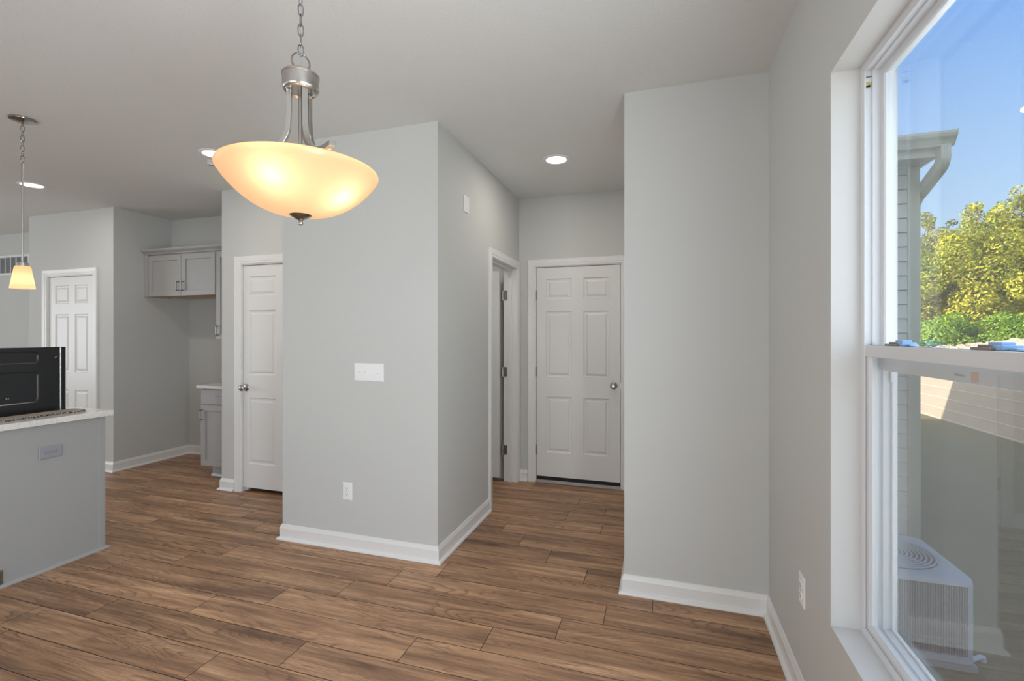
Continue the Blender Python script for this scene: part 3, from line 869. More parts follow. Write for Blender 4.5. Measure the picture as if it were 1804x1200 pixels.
# bottom cap and ball
zb = ZR - HB
mb = LM().lathe([(0.0, zb + .004), (0.033, zb + .003), (0.034, zb), (0.030, zb - .004), (0.016, zb - .012), (0.0065, zb - .017), (0.005, zb - .020), (0.0, zb - .020)], 36)
cap = mb.build('finial_cap', M['nickel_dark'], pen, smooth=True)
mb = LM().lathe([(0.0, zb - .033)] + [(0.0075 * math.sin(R(t)), zb - .026 - 0.0075 * math.cos(R(t))) for t in range(20, 170, 15)] + [(0.0, zb - .0185)], 20)
mb.v = [tuple(Vector(p)) for p in mb.v]
mb.build('finial_ball', M['nickel'], cap, smooth=True)
# hub drum
ZH = 2.180
mb = LM().lathe([(0.0, ZH + .004), (0.040, ZH + .004), (0.046, ZH - .001), (0.049, ZH), (0.0525, ZH + .004), (0.054, ZH + .010), (0.054, ZH + .046), (0.056, ZH + .047), (0.056, ZH + .051), (0.052, ZH + .055), (0.0, ZH + .056)], 48)
mb.build('hub', M['nickel'], pen, smooth=True)
mb = LM().lathe([(0.011, ZH + .055), (0.011, ZH + .060), (0.009, ZH + .066), (0.004, ZH + .070), (0.0, ZH + .070)], 20); mb.build('loop_base', M['nickel'], pen, smooth=True)
mb = LM()
zl = ZH + .094; rl = 0.0275
ax = dirv(R(42))
mb.tube([(ax.x * rl * math.cos(t), ax.y * rl * math.cos(t), zl + rl * math.sin(t)) for t in [2 * math.pi * i / 32 for i in range(32)]], 0.0028, 8, True)
mb.build('ring', M['nickel_dark'], pen, smooth=True)
# chain links up to the canopy
chn = LM()
z = zl + rl + .010; i = 0
while z < CH - .03:
    a = dirv(R(20) + (R(90) if i % 2 else 0) + R(i * 7))
    pts = []
    for t in range(20):
        an = 2 * math.pi * t / 20
        pts.append((a.x * .0078 * math.cos(an), a.y * .0078 * math.cos(an), z + .0155 * math.sin(an) + (.004 if math.sin(an) > 0 else -.004)))
    chn.tube(pts, 0.0019, 6, True)
    z += .0318; i += 1
chn.build('chain', M['nickel_dark'], pen, smooth=True)
LM().tube([(0.0035 * math.sin(k * .9), 0.0035 * math.cos(k * .9), ZH + .07 + k * (CH - ZH - .09) / 40) for k in range(41)], 0.0016, 6).build('cord', M['plate_grey'], pen, smooth=True)
LM().lathe([(0.0, CH - .022), (0.010, CH - .021), (0.030, CH - .016), (0.055, CH - .010), (0.064, CH - .004), (0.065, CH)], 40).build('canopy', M['nickel'], pen, smooth=True)
LM().lathe([(0.0065, zb + .004), (0.0065, ZH + .004)], 16).build('center_rod', M['nickel'], pen, smooth=True)
# three arms with square section
for ang in (-48.6, -168.5, 71.5):
    d = dirv(R(ang)); tdir = Vector((-d.y, d.x, 0))
    pts = [d * .034 + Vector((0, 0, ZH + .004)), d * .034 + Vector((0, 0, ZH - .06)), d * .036 + Vector((0, 0, ZH - .10))]
    for t in [i / 12 for i in range(1, 13)]:
        x = .036 + (.247 - .036) * (t ** 1.9) * 1.0
        zz = (ZH - .10) + (ZR + .020 - (ZH - .10)) * (1 - (1 - t) ** 1.75)
        pts.append(d * x + Vector((0, 0, zz)))
    pts.append(d * .262 + Vector((0, 0, ZR + .0195)))
    mb = LM(); s = .0074
    vs_, fs_ = [], []
    for k, p in enumerate(pts):
        q = pts[min(k + 1, len(pts) - 1)] - pts[max(k - 1, 0)]; q.normalize()
        nrm = tdir.cross(q).normalized()
        for (a, b) in ((-1, -1), (1, -1), (1, 1), (-1, 1)): vs_.append(p + tdir * (a * s * 1.2) + nrm * (b * s))
    for k in range(len(pts) - 1):
        for j in range(4): fs_.append((k * 4 + j, k * 4 + (j + 1) % 4, k * 4 + 4 + (j + 1) % 4, k * 4 + 4 + j))
    fs_ += [(0, 1, 2, 3), tuple(4 * (len(pts) - 1) + j for j in (3, 2, 1, 0))]
    arm = mb.add(vs_, fs_).build('arm', M['nickel'], pen, bevel=0.0012)
    mb = LM()
    e = d * .2555
    cs = [e + d * a + tdir * b + Vector((0, 0, c_)) for c_ in (ZR + .012, ZR + .027) for (a, b) in ((-.009, -.0085), (.009, -.0085), (.009, .0085), (-.009, .0085))]
    mb.add(cs, [(0, 1, 2, 3), (4, 5, 6, 7), (0, 1, 5, 4), (1, 2, 6, 5), (2, 3, 7, 6), (3, 0, 4, 7)]).build('tip', M['nickel'], arm, bevel=0.001)
# sockets, bulbs
for k, (ang, br, bz, be) in enumerate(((-90, .155, ZR - .030, .36), (-16, .131, ZR - .052, .36), (140, .13, ZR - .03, .30))):
    d = dirv(R(ang))
    LM().lathe([(0.012, zb + .045), (0.012, zb + .060), (0.0, zb + .060)], 16, (d.x * .02, d.y * .02, 0)).build('socket', M['nickel'], pen)
    l = bpy.data.lights.new('bowl_bulb', 'POINT'); l.energy = be; l.color = (1.0, 0.84, 0.62); l.shadow_soft_size = 0.020
    lo = bpy.data.objects.new('bowl_bulb', l); COL.objects.link(lo)
    lo.location = (BX + d.x * br, BY + d.y * br, bz)

# ------------------------------------------------------------------ small pendant over the island
PX, PY = -3.741, 1.883
sp = empty('mini_pendant', (PX, PY, 0), label='small amber glass pendant above the kitchen island', cat='pendant light')
LM().lathe([(0.0, CH - .020), (0.012, CH - .019), (0.020, CH - .016), (0.050, CH - .013), (0.062, CH - .009), (0.0635, CH - .004), (0.0635, CH)], 40).build('canopy', M['nickel_dark'], sp, smooth=True)
LM().lathe([(0.0, CH - .046), (0.0045, CH - .045), (0.0065, CH - .035), (0.005, CH - .020)], 16).build('loop_base', M['nickel_dark'], sp, smooth=True)
mb = LM(); z = CH - .058; i = 0
while z > 2.485:
    a = (1, 0) if i % 2 else (0.25, .97)
    mb.tube([(a[0] * .0085 * math.cos(t), a[1] * .0085 * math.cos(t), z + .0165 * math.sin(t) + (.003 if math.sin(t) > 0 else -.003)) for t in [2 * math.pi * k / 18 for k in range(18)]], .002, 6, True)
    z -= .031; i += 1
mb.build('chain', M['nickel_dark'], sp, smooth=True)
mb = LM()
mb.tube([(.010 * math.cos(t), 0, 2.472 + .010 * math.sin(t)) for t in [2 * math.pi * k / 18 for k in range(18)]], .002, 6, True)
mb.lathe([(0.0055, 1.850), (0.0055, 2.455), (0.0075, 2.456), (0.0075, 2.463), (0.0, 2.464)], 16)
mb.build('stem', M['nickel'], sp, smooth=True)
LM().lathe([(0.0, 1.862), (0.022, 1.861), (0.026, 1.857), (0.027, 1.836), (0.0, 1.836)], 32).build('cap', M['nickel'], sp, smooth=True)
mb = LM(); n = 40; vs_, fs_ = [], []
prof = [(0.010, 1.8365), (0.032, 1.836), (0.0365, 1.833), (0.0385, 1.826), (0.0585, 1.700), (0.0575, 1.698)]
prof = [prof[0], prof[1], prof[2]] + [(0.0385 + (0.0585 - .0385) * t / 10, 1.826 - .126 * t / 10) for t in range(11)] + [prof[5]]
for (r, z) in prof:
    for i in range(n): vs_.append((r * math.cos(2 * math.pi * i / n), r * math.sin(2 * math.pi * i / n), z))
for j in range(len(prof) - 1):
    for i in range(n): fs_.append((j * n + i, j * n + (i + 1) % n, (j + 1) * n + (i + 1) % n, (j + 1) * n + i))
mb.add(vs_, fs_).build('glass_shade', M['shade'], sp, smooth=True, ang=60)
l = bpy.data.lights.new('mini_bulb', 'POINT'); l.energy = 0.16; l.color = (1.0, 0.80, 0.55); l.shadow_soft_size = 0.02
lo = bpy.data.objects.new('mini_bulb', l); COL.objects.link(lo); lo.location = (PX, PY, 1.745)

# ------------------------------------------------------------------ kitchen
def shaker(parent, name, x0, x1, z0, z1, yf, fw=0.055, t=0.019, m='cab', **kw):
    """frame and recessed panel door facing -y, front at yf"""
    mb = MB()
    mb.sweep([(x0, z0), (x0, z1), (x1, z1), (x1, z0)], [(0, 0), (0, -t), (-fw, -t), (-fw - .003, -t + .010), (-fw - .003, 0)], lambda a, b, o: (a, yf + t + o, b), 1, closed=True)
    mb.box((x0 + fw, yf + .010, z0 + fw), (x1 - fw, yf + .016, z1 - fw))
    return mb.build(name, M[m], parent, bevel=0.0008, **kw)
def pull(parent, x, z, yf, vert=True, l=0.105):
    mb = MB(); h = l / 2; s = .0045
    if vert:
        mb.box((x - s, yf - .030, z - h), (x + s, yf - .022, z + h))
        for k in (-1, 1): mb.box((x - s, yf - .030, z + k * (h - .005) - .005), (x + s, yf, z + k * (h - .005) + .005))
    else:
        mb.box((x - h, yf - .030, z - s), (x + h, yf - .022, z + s))
        for k in (-1, 1): mb.box((x + k * (h - .005) - .005, yf - .030, z - s), (x + k * (h - .005) + .005, yf, z + s))
    return mb.build('handle', M['hinge'], parent, bevel=0.0015, label='squared satin nickel bar pull')

YU = 3.750
uc = empty('upper_cabinet', (-4.87, YU, 1.83), label='wide grey two-door cabinet above the fridge space', cat='cabinet', group='grey upper cabinets')
mb = MB().box((-5.398, YU + .020, 1.846), (-4.372, 4.058, 2.30)); mb.box((-5.398, YU, 1.832), (-5.330, YU + .022, 2.284)); mb.box((-5.398, YU + .0195, 1.832), (-5.384, 4.058, 1.846)); mb.box((-4.386, YU + .0195, 1.832), (-4.372, 4.058, 1.846))
mb.build('body', M['cab'], uc, bevel=0.001)
MB().box((-5.384, YU + .024, 1.838), (-4.386, 4.058, 1.8458)).build('bottom_panel', M['cab_wood'], uc, label='unpainted maple underside')
dA = shaker(uc, 'cabinet_door', -5.326, -4.852, 1.834, 2.272, YU)
dB = shaker(uc, 'cabinet_door', -4.847, -4.382, 1.834, 2.272, YU)
pull(dA, -4.885, 1.935, YU, True, .10); pull(dB, -4.815, 1.935, YU, True, .10)
uc2 = empty('upper_cabinet', (-4.1, YU, 1.37), label='taller grey upper cabinet beside the pantry wall', cat='cabinet', group='grey upper cabinets')
MB().box((-4.370, YU + .020, 1.372), (-3.845, 4.058, 2.30)).build('body', M['cab'], uc2, bevel=0.001)
dC = shaker(uc2, 'cabinet_door', -4.366, -3.850, 1.374, 2.272, YU)
pull(dC, -4.338, 1.462, YU, True, .10)
# crown moulding over both
cm = MB().sweep([(-5.398, YU + .006), (-3.845, YU + .006)], [(0.0, 2.286), (0.004, 2.286), (0.008, 2.296), (0.020, 2.308), (0.036, 2.320), (0.042, 2.332), (0.042, 2.342), (-.0135, 2.342), (-.0135, 2.286)], lambda a, b, o: (a, b, o), -1)
tag(cm.build('crown_molding', M['cab'], bevel=0.001), 'grey crown molding running along the top of the upper cabinets', 'molding')

YBs = 3.600
bc = empty('base_cabinet', (-4.1, YBs, 0), label='grey base cabinet with one drawer and one door', cat='cabinet')
mb = MB().box((-4.395, YBs + .020, 0.108), (-3.845, YK - .002, 0.882)); mb.build('body', M['cab'], bc, bevel=0.001)
MB().box((-4.325, YBs + .075, 0.0), (-3.845, YK - .06, 0.108)).build('toe_kick', M['cab'], bc)
MB().sweep([(-4.325, YBs + .075), (-3.848, YBs + .075)], [(0, 0), (.018, 0), (.016, .010), (.006, .017), (0, .018)], lambda a, b, o: (a, b, o), -1).build('shoe_molding', M['white'], bc)
mb = MB().box((-4.391, YBs, 0.728), (-3.850, YBs + .019, 0.872)); dr = mb.build('drawer', M['cab'], bc, bevel=0.003)
pull(dr, -4.118, 0.806, YBs, False, .105)
dD = shaker(bc, 'cabinet_door', -4.391, -3.850, 0.112, 0.716, YBs)
pull(dD, -4.372, 0.620, YBs, True, .105)
ct = MB().box((-4.418, YBs - .028, 0.884), (-3.845, YK - .002, 0.914)); tag(ct.build('countertop', M['quartz'], bevel=0.002), 'short white quartz countertop on the grey base cabinet', 'countertop', 'white quartz countertops')

# island
isl = empty('kitchen_island', (-3.8, 1.6, 0), label='grey panelled kitchen island under a white counter', cat='kitchen island')
MB().box((-3.542, -0.9, 0.0), (-3.522, 2.160, 0.876)).build('back_panel', M['panel'], isl)
mb = MB().box((-3.545, 2.160, 0.0), (-3.518, 2.200, 0.876)); mb.build('corner_trim', M['panel'], isl, bevel=0.003)
mb = MB().box((-4.12, 2.150, 0.10), (-3.545, 2.196, 0.876)); mb.box((-4.12, -0.9, 0.10), (-3.545, 1.36, 0.876)); mb.box((-4.06, 2.150, 0), (-3.56, 2.19, 0.10)); mb.box((-4.06, -0.9, 0), (-3.56, 1.36, 0.10))
mb.build('body', M['cab'], isl)
MB().sweep([(-3.522, -0.9), (-3.522, 2.200), (-3.60, 2.200)], [(0, 0), (.020, 0), (.019, .008), (.012, .015), (.004, .018), (0, .018)], lambda a, b, o: (a, b, o), -1).build('shoe_molding', M['panel'], isl)
ict = MB().box((-3.790, -0.93, 0.878), (-3.488, 2.232, 0.914)); ict.box((-4.16, 2.1555, 0.878), (-3.790, 2.232, 0.914)); ict.box((-4.16, -0.93, 0.878), (-3.790, 1.355, 0.914))
tag(ict.build('countertop', M['quartz'], bevel=0.003), 'long white quartz countertop on the grey island', 'countertop', 'white quartz countertops')
vg = empty('floor_register', (-3.52, 1.6, 0.05), label='small metal vent cover low on the island panel', cat='vent')
mb = MB().box((-3.5215, 1.40, 0.019), (-3.513, 1.684, 0.098)); mb.build('frame', M['hinge'], vg, bevel=0.002)
mb = MB()
for i in range(26): mb.box((-3.513, 1.415 + i * .010, 0.03), (-3.5115, 1.420 + i * .010, 0.088))
mb.build('louvers', M['slot'], vg)

# range with raised back
rg = empty('kitchen_range', (-4.1, 1.76, 0), label='black freestanding range with a tall back panel, set in the island', cat='range')
RX = -3.795
ry0, ry1 = 1.370, 2.142
mb = MB().box((RX - .66, ry0, 0.02), (RX - .07, ry1 - .002, 0.915)); mb.build('body', M['black'], rg, bevel=0.004)
mb = MB().box((RX - .065, ry0, 0.70), (RX - .020, ry1 - .040, 1.330)); mb.build('console', M['black'], rg, bevel=0.006)
# rear sheet with pressed recesses
bp_ = MB()
ys = [ry0, 1.46, 1.992, ry1 - .040]; zs = [0.90, 0.985, 1.184, 1.233, 1.310, 1.332]
for i in range(3):
    for j in range(5):
        a, b, c, d = ys[i], ys[i + 1], zs[j], zs[j + 1]
        if i == 1 and j in (1, 3):
            vs_ = []
            for ins, dep in ((0, 0), (.006, .005), (.008, .006)):
                rr = .02
                for (cy_, cz_, a0) in ((a + ins + rr, c + ins + rr, 180), (b - ins - rr, c + ins + rr, 270), (b - ins - rr, d - ins - rr, 0), (a + ins + rr, d - ins - rr, 90)):
                    for t in (0, 30, 60, 90): vs_.append((RX - dep, cy_ + rr * math.cos(R(a0 + t)), cz_ + rr * math.sin(R(a0 + t))))
            fs_ = []
            for r in range(2):
                for q in range(16): fs_.append((r * 16 + q, r * 16 + (q + 1) % 16, r * 16 + 16 + (q + 1) % 16, r * 16 + 16 + q))
            fs_.append(tuple(32 + q for q in range(16)))
            m0 = len(vs_)
            vs_ += [(RX, a, c), (RX, b, c), (RX, b, d), (RX, a, d)]
            for q in range(4):
                c0 = m0 + q; c1 = m0 + (q + 1) % 4
                loop = [q * 4 + 3, q * 4 + 2, q * 4 + 1, q * 4]
                fs_.append((c0,) + tuple(loop[::-1]) )
                fs_.append((c0, q * 4 + 3, ((q + 1) % 4) * 4, c1))
            bp_.add(vs_, fs_)
        else:
            bp_.add([(RX, a, c), (RX, b, c), (RX, b, d), (RX, a, d)], [(0, 1, 2, 3)])
bp_.box((RX - .020, ry0, 0.90), (RX - .010, ry1 - .04, 1.332))
bp_.box((RX - .020, ry0, 1.3305), (RX + .0005, ry1 - .04, 1.3345))
weld(bp_.build('back_panel', M['black'], rg, label='pressed black sheet metal back'))
MB().box((RX - .02, ry1 - .040, 0.915), (RX + .004, ry1 - .0335, 1.3345)).build('edge_strip', mat('bright_steel_edge', (0.75, 0.75, 0.75), 0.25, metal=0.8), rg, bevel=0.001, label='bright steel edge strip')
MB().box((RX - .066, ry1 - .0335, 0.915), (RX - .014, ry1 - .004, 1.3345)).build('side_panel', M['black'], rg, bevel=0.002)
MB().box((RX - .066, ry1 - .004, 0.915), (RX - .012, ry1 + .001, 1.3345)).build('edge_strip', mat('dull_steel_edge', (0.36, 0.33, 0.31), 0.35, metal=0.8), rg, bevel=0.001)
for (yy, zz) in ((2.083, 1.272), (2.078, 1.266), (1.832, 1.024), (1.842, 1.024)):
    MB().lathe([(0.0, .003), (.0035, .002), (.004, 0)], 10, (RX, yy, zz), 'x').build('screw', M['hinge'], rg)

# honeycomb card strips left on the counter behind the range
def strip(y0, y1, x0, x1, label):
    e_ = empty('packing_strip', ((x0 + x1) / 2, (y0 + y1) / 2, 0.914), label=label, cat='packing strip', group='card packing strips on the island counter')
    MB().box((x0, y0, 0.9275), (x1, y1, 0.9290)).box((x0, y0, 0.9142), (x1, y1, 0.9156)).build('facing', M['kraft'], e_)
    mb = MB(); k = int((y1 - y0) / .0115)
    for i in range(k):
        y = y0 + (y1 - y0) * i / k; w_ = (y1 - y0) / k
        for (a, b) in ((0, .5), (.5, 1)):
            za, zb_ = (0.9155, 0.9275) if a == 0 else (0.9275, 0.9155)
            mb.add([(x0 + .003, y + a * w_, za), (x1 - .001, y + a * w_, za), (x1 - .001, y + b * w_, zb_), (x0 + .003, y + b * w_, zb_),
                    (x0 + .003, y + a * w_ + .0012, za), (x1 - .001, y + a * w_ + .0012, za), (x1 - .001, y + b * w_ + .0012, zb_), (x0 + .003, y + b * w_ + .0012, zb_)],
                   [(0, 1, 2, 3), (4, 7, 6, 5), (1, 5, 6, 2), (0, 3, 7, 4), (0, 4, 5, 1), (3, 2, 6, 7)])
    mb.build('fluting', M['core'], e_)
strip(1.42, 1.868, -3.700, -3.572, 'longer card packing strip on the counter, nearer the left edge')
strip(1.878, 2.125, -3.705, -3.580, 'shorter card packing strip on the counter, nearer the counter end')

# ================================================================== outside
GZ = -0.85
S('ground', MB().box((0.7, -25, GZ - .3), (90, 90, GZ)), M['grass'])
WX1, WYF, WYE = 2.150, 5.0, 13.35
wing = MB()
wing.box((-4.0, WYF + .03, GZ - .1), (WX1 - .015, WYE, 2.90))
S('wall_exterior', wing, mat('seam_shade_backing', (0.22, 0.18, 0.13), 0.8))  # dark brown backing paints the shade in the siding gaps
mb = MB(); e_ = 0.1265; z = GZ
while z < 2.86:
    z1 = min(z + e_, 2.885)
    mb.prism([(0.0, z + .0085), (-.021, z + .0085), (-.021, z + .013), (-.006, z1), (0.0, z1)], lambda a, b, h_: (h_, WYF + .031 + a, b), 0.70, WX1 - .083)
    z = z1
S('wall_exterior_siding', mb, M['siding'])
# side face siding
mb = MB(); z = GZ
while z < 2.86:
    z1 = min(z + e_, 2.885)
    mb.prism([(0.0, z), (.016, z), (.016, z + .004), (.004, z1), (0.0, z1)], lambda a, b, h_: (WX1 - .015 + a, h_, b), WYF + .09, WYE)
    z = z1
S('wall_exterior_siding', mb, M['siding'])
tr = MB().box((WX1 - .083, WYF - .002, GZ), (WX1 + .004, WYF + .03, 2.885)); tr.box((WX1 - .02, WYF, GZ), (WX1 + .004, WYF + .09, 2.885))
S('trim_1', tr, M['sidetrim'], bevel=0.004)
sf = MB().box((-4.0, 4.755, 2.883), (WX1 + .012, WYE + .35, 2.893)); S('trim_2', sf, M['soffit'])
fr_ = MB()
for i in range(62):
    for j in range(9):
        x = 0.95 + i * .019; y = 4.785 + j * .022
        fr_.box((x, y, 2.8815), (x + .007, y + .007, 2.8832))
S('trim_3', fr_, mat('soffit_vent_holes', (0.16, 0.16, 0.14), 0.8))
fa = MB().box((-4.0, 4.735, 2.874), (WX1 + .012, 4.755, 3.02)); fa.box((WX1 + .004, 4.735, 2.874), (WX1 + .024, WYE + .35, 2.91)); S('trim_4', fa, M['gutter'], bevel=0.002)
rw = MB().prism([(4.70, 2.985), (9.15, 4.78), (13.60, 2.985), (13.60, 3.015), (9.15, 4.83), (4.70, 3.015)], lambda a, b, h_: (h_, a, b), -4.0, WX1 + .06)
rw.prism([(4.98, 2.90), (9.15, 4.75), (13.3, 2.90)], lambda a, b, h_: (h_, a, b), -4.0, WX1 - .01)
S('roof_wing', rw, M['shingle'])
gx = empty('rain_gutter', (1.5, 4.68, 2.98), label='cream metal rain gutter along the eave outside the window', cat='gutter')
gp = [(4.735, 2.935), (4.672, 2.935), (4.668, 2.945), (4.648, 2.975), (4.628, 2.998), (4.620, 3.020), (4.620, 3.040), (4.634, 3.044), (4.634, 3.038), (4.626, 3.034), (4.628, 3.020), (4.636, 3.000), (4.655, 2.980), (4.676, 2.948), (4.680, 2.943), (4.735, 2.943)]
mb = MB().prism(gp, lambda a, b, h_: (h_, a, b), 0.75, 2.232)
mb.build('trough', M['gutter'], gx, bevel=0.0015)
mb = MB().prism([(4.735, 2.933), (4.670, 2.933), (4.664, 2.945), (4.644, 2.975), (4.624, 2.998), (4.616, 3.020), (4.616, 3.046), (4.735, 3.046)], lambda a, b, h_: (h_, a, b), 2.232, 2.240)
mb.build('end_cap', M['gutter'], gx, bevel=0.001)
dsx, dsy = 2.176, 4.698
sec = []
for i in range(32):
    a = 2 * math.pi * i / 32
    cx_, sy_ = math.cos(a), math.sin(a)
    q = max(abs(cx_), abs(sy_)); rr = 1 / q
    rip = 1 - .05 * (i % 2)
    sec.append((.036 * cx_ * min(rr, 1.32) * rip, .047 * sy_ * min(rr, 1.32) * rip))
pts = [(dsx, dsy, 2.94), (dsx, dsy, 2.895), (dsx + .002, dsy + .002, 2.86)]
for i in range(1, 9):
    a = R(72) * i / 8
    pts.append((dsx + .002, dsy + .002 + .085 * (1 - math.cos(a)), 2.86 - .085 * math.sin(a)))
pts += [(dsx + .006, dsy + .14, 2.754), (dsx + .012, 5.02, 2.690), (dsx + .012, 5.13, 2.650)]
pts += [(dsx + .012, 5.185, 2.60), (dsx + .012, 5.195, 2.55), (dsx + .012, 5.195, GZ + .1)]
mb = MB().tube(pts, 0, sec=sec, up=(0, 1, 0))
dso = mb.build('downspout', M['gutter'], smooth=True, ang=25)
tag(dso, 'ribbed cream downspout elbow curving back from the gutter end', 'downspout')

# air conditioner condenser
ac = empty('air_conditioner', (1.665, 4.33, GZ), label='pale outdoor air conditioner unit beside the house wall below the window', cat='air conditioner')
ax0, ax1, ay0, ay1, az0, az1 = 1.265, 2.03, 3.965, 4.73, -0.80, -0.24
def rrect(x0, x1, y0, y1, r, n=6):
    p = []
    for (cx_, cy_, a0) in ((x1 - r, y1 - r, 0), (x0 + r, y1 - r, 90), (x0 + r, y0 + r, 180), (x1 - r, y0 + r, 270)):
        for i in range(n + 1): p.append((cx_ + r * math.cos(R(a0 + 90 * i / n)), cy_ + r * math.sin(R(a0 + 90 * i / n))))
    return p
I3 = lambda a, b, h_: (a, b, h_)
MB().prism(rrect(ax0 + .03, ax1 - .03, ay0 + .03, ay1 - .03, .07), I3, az0 + .03, az1 - .03).build('coil', M['ac_dark'], ac)
MB().prism(rrect(ax0, ax1, ay0, ay1, .08), I3, az0 - .015, az0 + .035).build('base_pan', M['ac'], ac, bevel=0.004)
# top cover with round opening
mb = MB(); n = 64; out = []; c0 = ((ax0 + ax1) / 2, (ay0 + ay1) / 2); Rf = .305
def on_rr(x0, x1, y0, y1, r, ang):
    # ray from centre to rounded rectangle
    poly = rrect(x0, x1, y0, y1, r, 10); best = None
    d = Vector((math.cos(ang), math.sin(ang))); c_ = Vector(c0)
    for i in range(len(poly)):
        a = Vector(poly[i]) - c_; b = Vector(poly[(i + 1) % len(poly)]) - c_
        den = d.x * (b.y - a.y) - d.y * (b.x - a.x)
        if abs(den) < 1e-9: continue
        t = (a.x * (b.y - a.y) - a.y * (b.x - a.x)) / den
        u = (a.x * d.y - a.y * d.x) / den
        if t > 0 and -1e-6 <= u <= 1 + 1e-6: best = t
    return (c_ + d * best)
rings = [(None, az1 - .045, -.004), (None, az1 - .020, 0.0), (None, az1 - .006, .012), (None, az1, .030)]
vs_ = []
for (_, z_, ins) in rings:
    for i in range(n):
        p = on_rr(ax0 + ins, ax1 - ins, ay0 + ins, ay1 - ins, max(.03, .08 - ins), 2 * math.pi * i / n); vs_.append((p.x, p.y, z_))
for (r_, z_) in ((Rf + .02, az1 + .004), (Rf, az1 - .004), (Rf, az1 - .03)):
    for i in range(n): vs_.append((c0[0] + r_ * math.cos(2 * math.pi * i / n), c0[1] + r_ * math.sin(2 * math.pi * i / n), z_))
fs_ = []
for j in range(len(rings) + 2):
    for i in range(n): fs_.append((j * n + i, j * n + (i + 1) % n, (j + 1) * n + (i + 1) % n, (j + 1) * n + i))
mb.add(vs_, fs_).build('top_cover', M['ac'], ac, smooth=True, ang=50)
mb = MB()
for k in range(10):
    r_ = .050 + k * .0275
    mb.tube([(c0[0] + r_ * math.cos(2 * math.pi * i / 48), c0[1] + r_ * math.sin(2 * math.pi * i / 48), az1 + .006) for i in range(48)], .0062, 6, True)
for k in range(4):
    a = R(45 + 90 * k)
    mb.tube([(c0[0], c0[1], az1 + .003), (c0[0] + .32 * math.cos(a), c0[1] + .32 * math.sin(a), az1 + .003)], .004, 6)
mb.lathe([(0, az1 + .008), (.05, az1 + .007), (.05, az1 - .004), (0, az1 - .004)], 32, (c0[0], c0[1], 0))
mb.build('fan_grille', M['ac'], ac, smooth=True)
# vertical louvres as one patterned guard per side, horizontal wires, corner posts
def guard(pa, pb):
    pa, pb = Vector(pa), Vector(pb); d = (pb - pa); n_ = int(d.length / .0145); d.normalize(); nrm = Vector((d.y, -d.x))
    mb = MB()
    for i in range(n_ + 1):
        p = pa + d * (i * (pb - pa).length / n_)
        a = p - d * .003; b = p + d * .003
        mb.add([(a.x, a.y, az0 + .03), (b.x, b.y, az0 + .03), (b.x + nrm.x * .010, b.y + nrm.y * .010, az0 + .03), (a.x + nrm.x * .010, a.y + nrm.y * .010, az0 + .03),
                (a.x, a.y, az1 - .04), (b.x, b.y, az1 - .04), (b.x + nrm.x * .010, b.y + nrm.y * .010, az1 - .04), (a.x + nrm.x * .010, a.y + nrm.y * .010, az1 - .04)],
               [(0, 1, 2, 3), (4, 7, 6, 5), (0, 4, 5, 1), (1, 5, 6, 2), (2, 6, 7, 3), (3, 7, 4, 0)])
    for z_ in [az0 + .03 + (az1 - az0 - .08) * t for t in (0, .25, .5, .75, 1)]:
        q = nrm * .012
        mb.tube([(pa.x + q.x, pa.y + q.y, z_), (pb.x + q.x, pb.y + q.y, z_)], .0026, 6)
    return mb
M['ac_guard'] = mat('ac_guard_paint', (0.33, 0.34, 0.36), 0.5)
guard((ax0 + .045, ay0 + .022), (ax1 - .045, ay0 + .022)).build('side_guard', M['ac_guard'], ac)
guard((ax1 - .022, ay0 + .045), (ax1 - .022, ay1 - .045)).build('side_guard', M['ac_guard'], ac)
for (cx_, cy_, a0) in ((ax1 - .05, ay0 + .05, 270), (ax0 + .05, ay0 + .05, 180), (ax1 - .05, ay1 - .05, 0)):
    p = [(cx_ + .042 * math.cos(R(a0 + 90 * i / 6)), cy_ + .042 * math.sin(R(a0 + 90 * i / 6))) for i in range(7)]
    p += [(cx_ + .032 * math.cos(R(a0 + 90 * i / 6)), cy_ + .032 * math.sin(R(a0 + 90 * i / 6))) for i in range(6, -1, -1)]
    MB().prism(p, I3, az0 + .02, az1 - .035).build('corner_post', M['ac'], ac)
MB().tube([(2.02, 4.02, -0.800), (2.06, 4.05, -0.800), (2.10, 4.08, -0.803), (2.125, 4.10, -0.815), (2.13, 4.105, -0.845)], .016, 12).build('drain_pipe', M['plate'], ac, smooth=True, label='short white plastic pipe')
tag(MB().prism(rrect(1.25, 2.035, 3.955, 4.74, .03), I3, GZ - .02, GZ + .034).build('equipment_pad', M['concrete'], bevel=0.006), 'flat concrete pad under the outdoor air conditioner', 'pad')

# long low wall of wide pale boards
lw_ = MB(); z = GZ - .1
lw_.box((7.23, 5.0, GZ - .1), (7.55, 19.5, 0.60))
for i in range(6):
    z0_ = GZ + .05 + i * .278 - .278; z1_ = min(z0_ + .270, 0.605)
    if z0_ > 0.6: break
    lw_.prism([(0, max(z0_, GZ - .1)), (-.035, max(z0_, GZ - .1)), (-.040, max(z0_, GZ - .1) + .008), (-.030, z1_ - .012), (-.022, z1_), (0, z1_)], lambda a, b, h_: (7.232 + a, h_, b), 5.0, 19.5)
    lw_.box((7.188, 5.0, z1_ - .016), (7.22, 19.5, z1_ + .006), 1)  # pale strip paints the light caught by each course's bevelled top
tag(lw_.build('garden_wall', [M['block'], mat('pale_bevel_highlight', (0.82, 0.78, 0.70), 0.7)]), 'long low tan wall of wide horizontal courses across the lawn', 'wall')

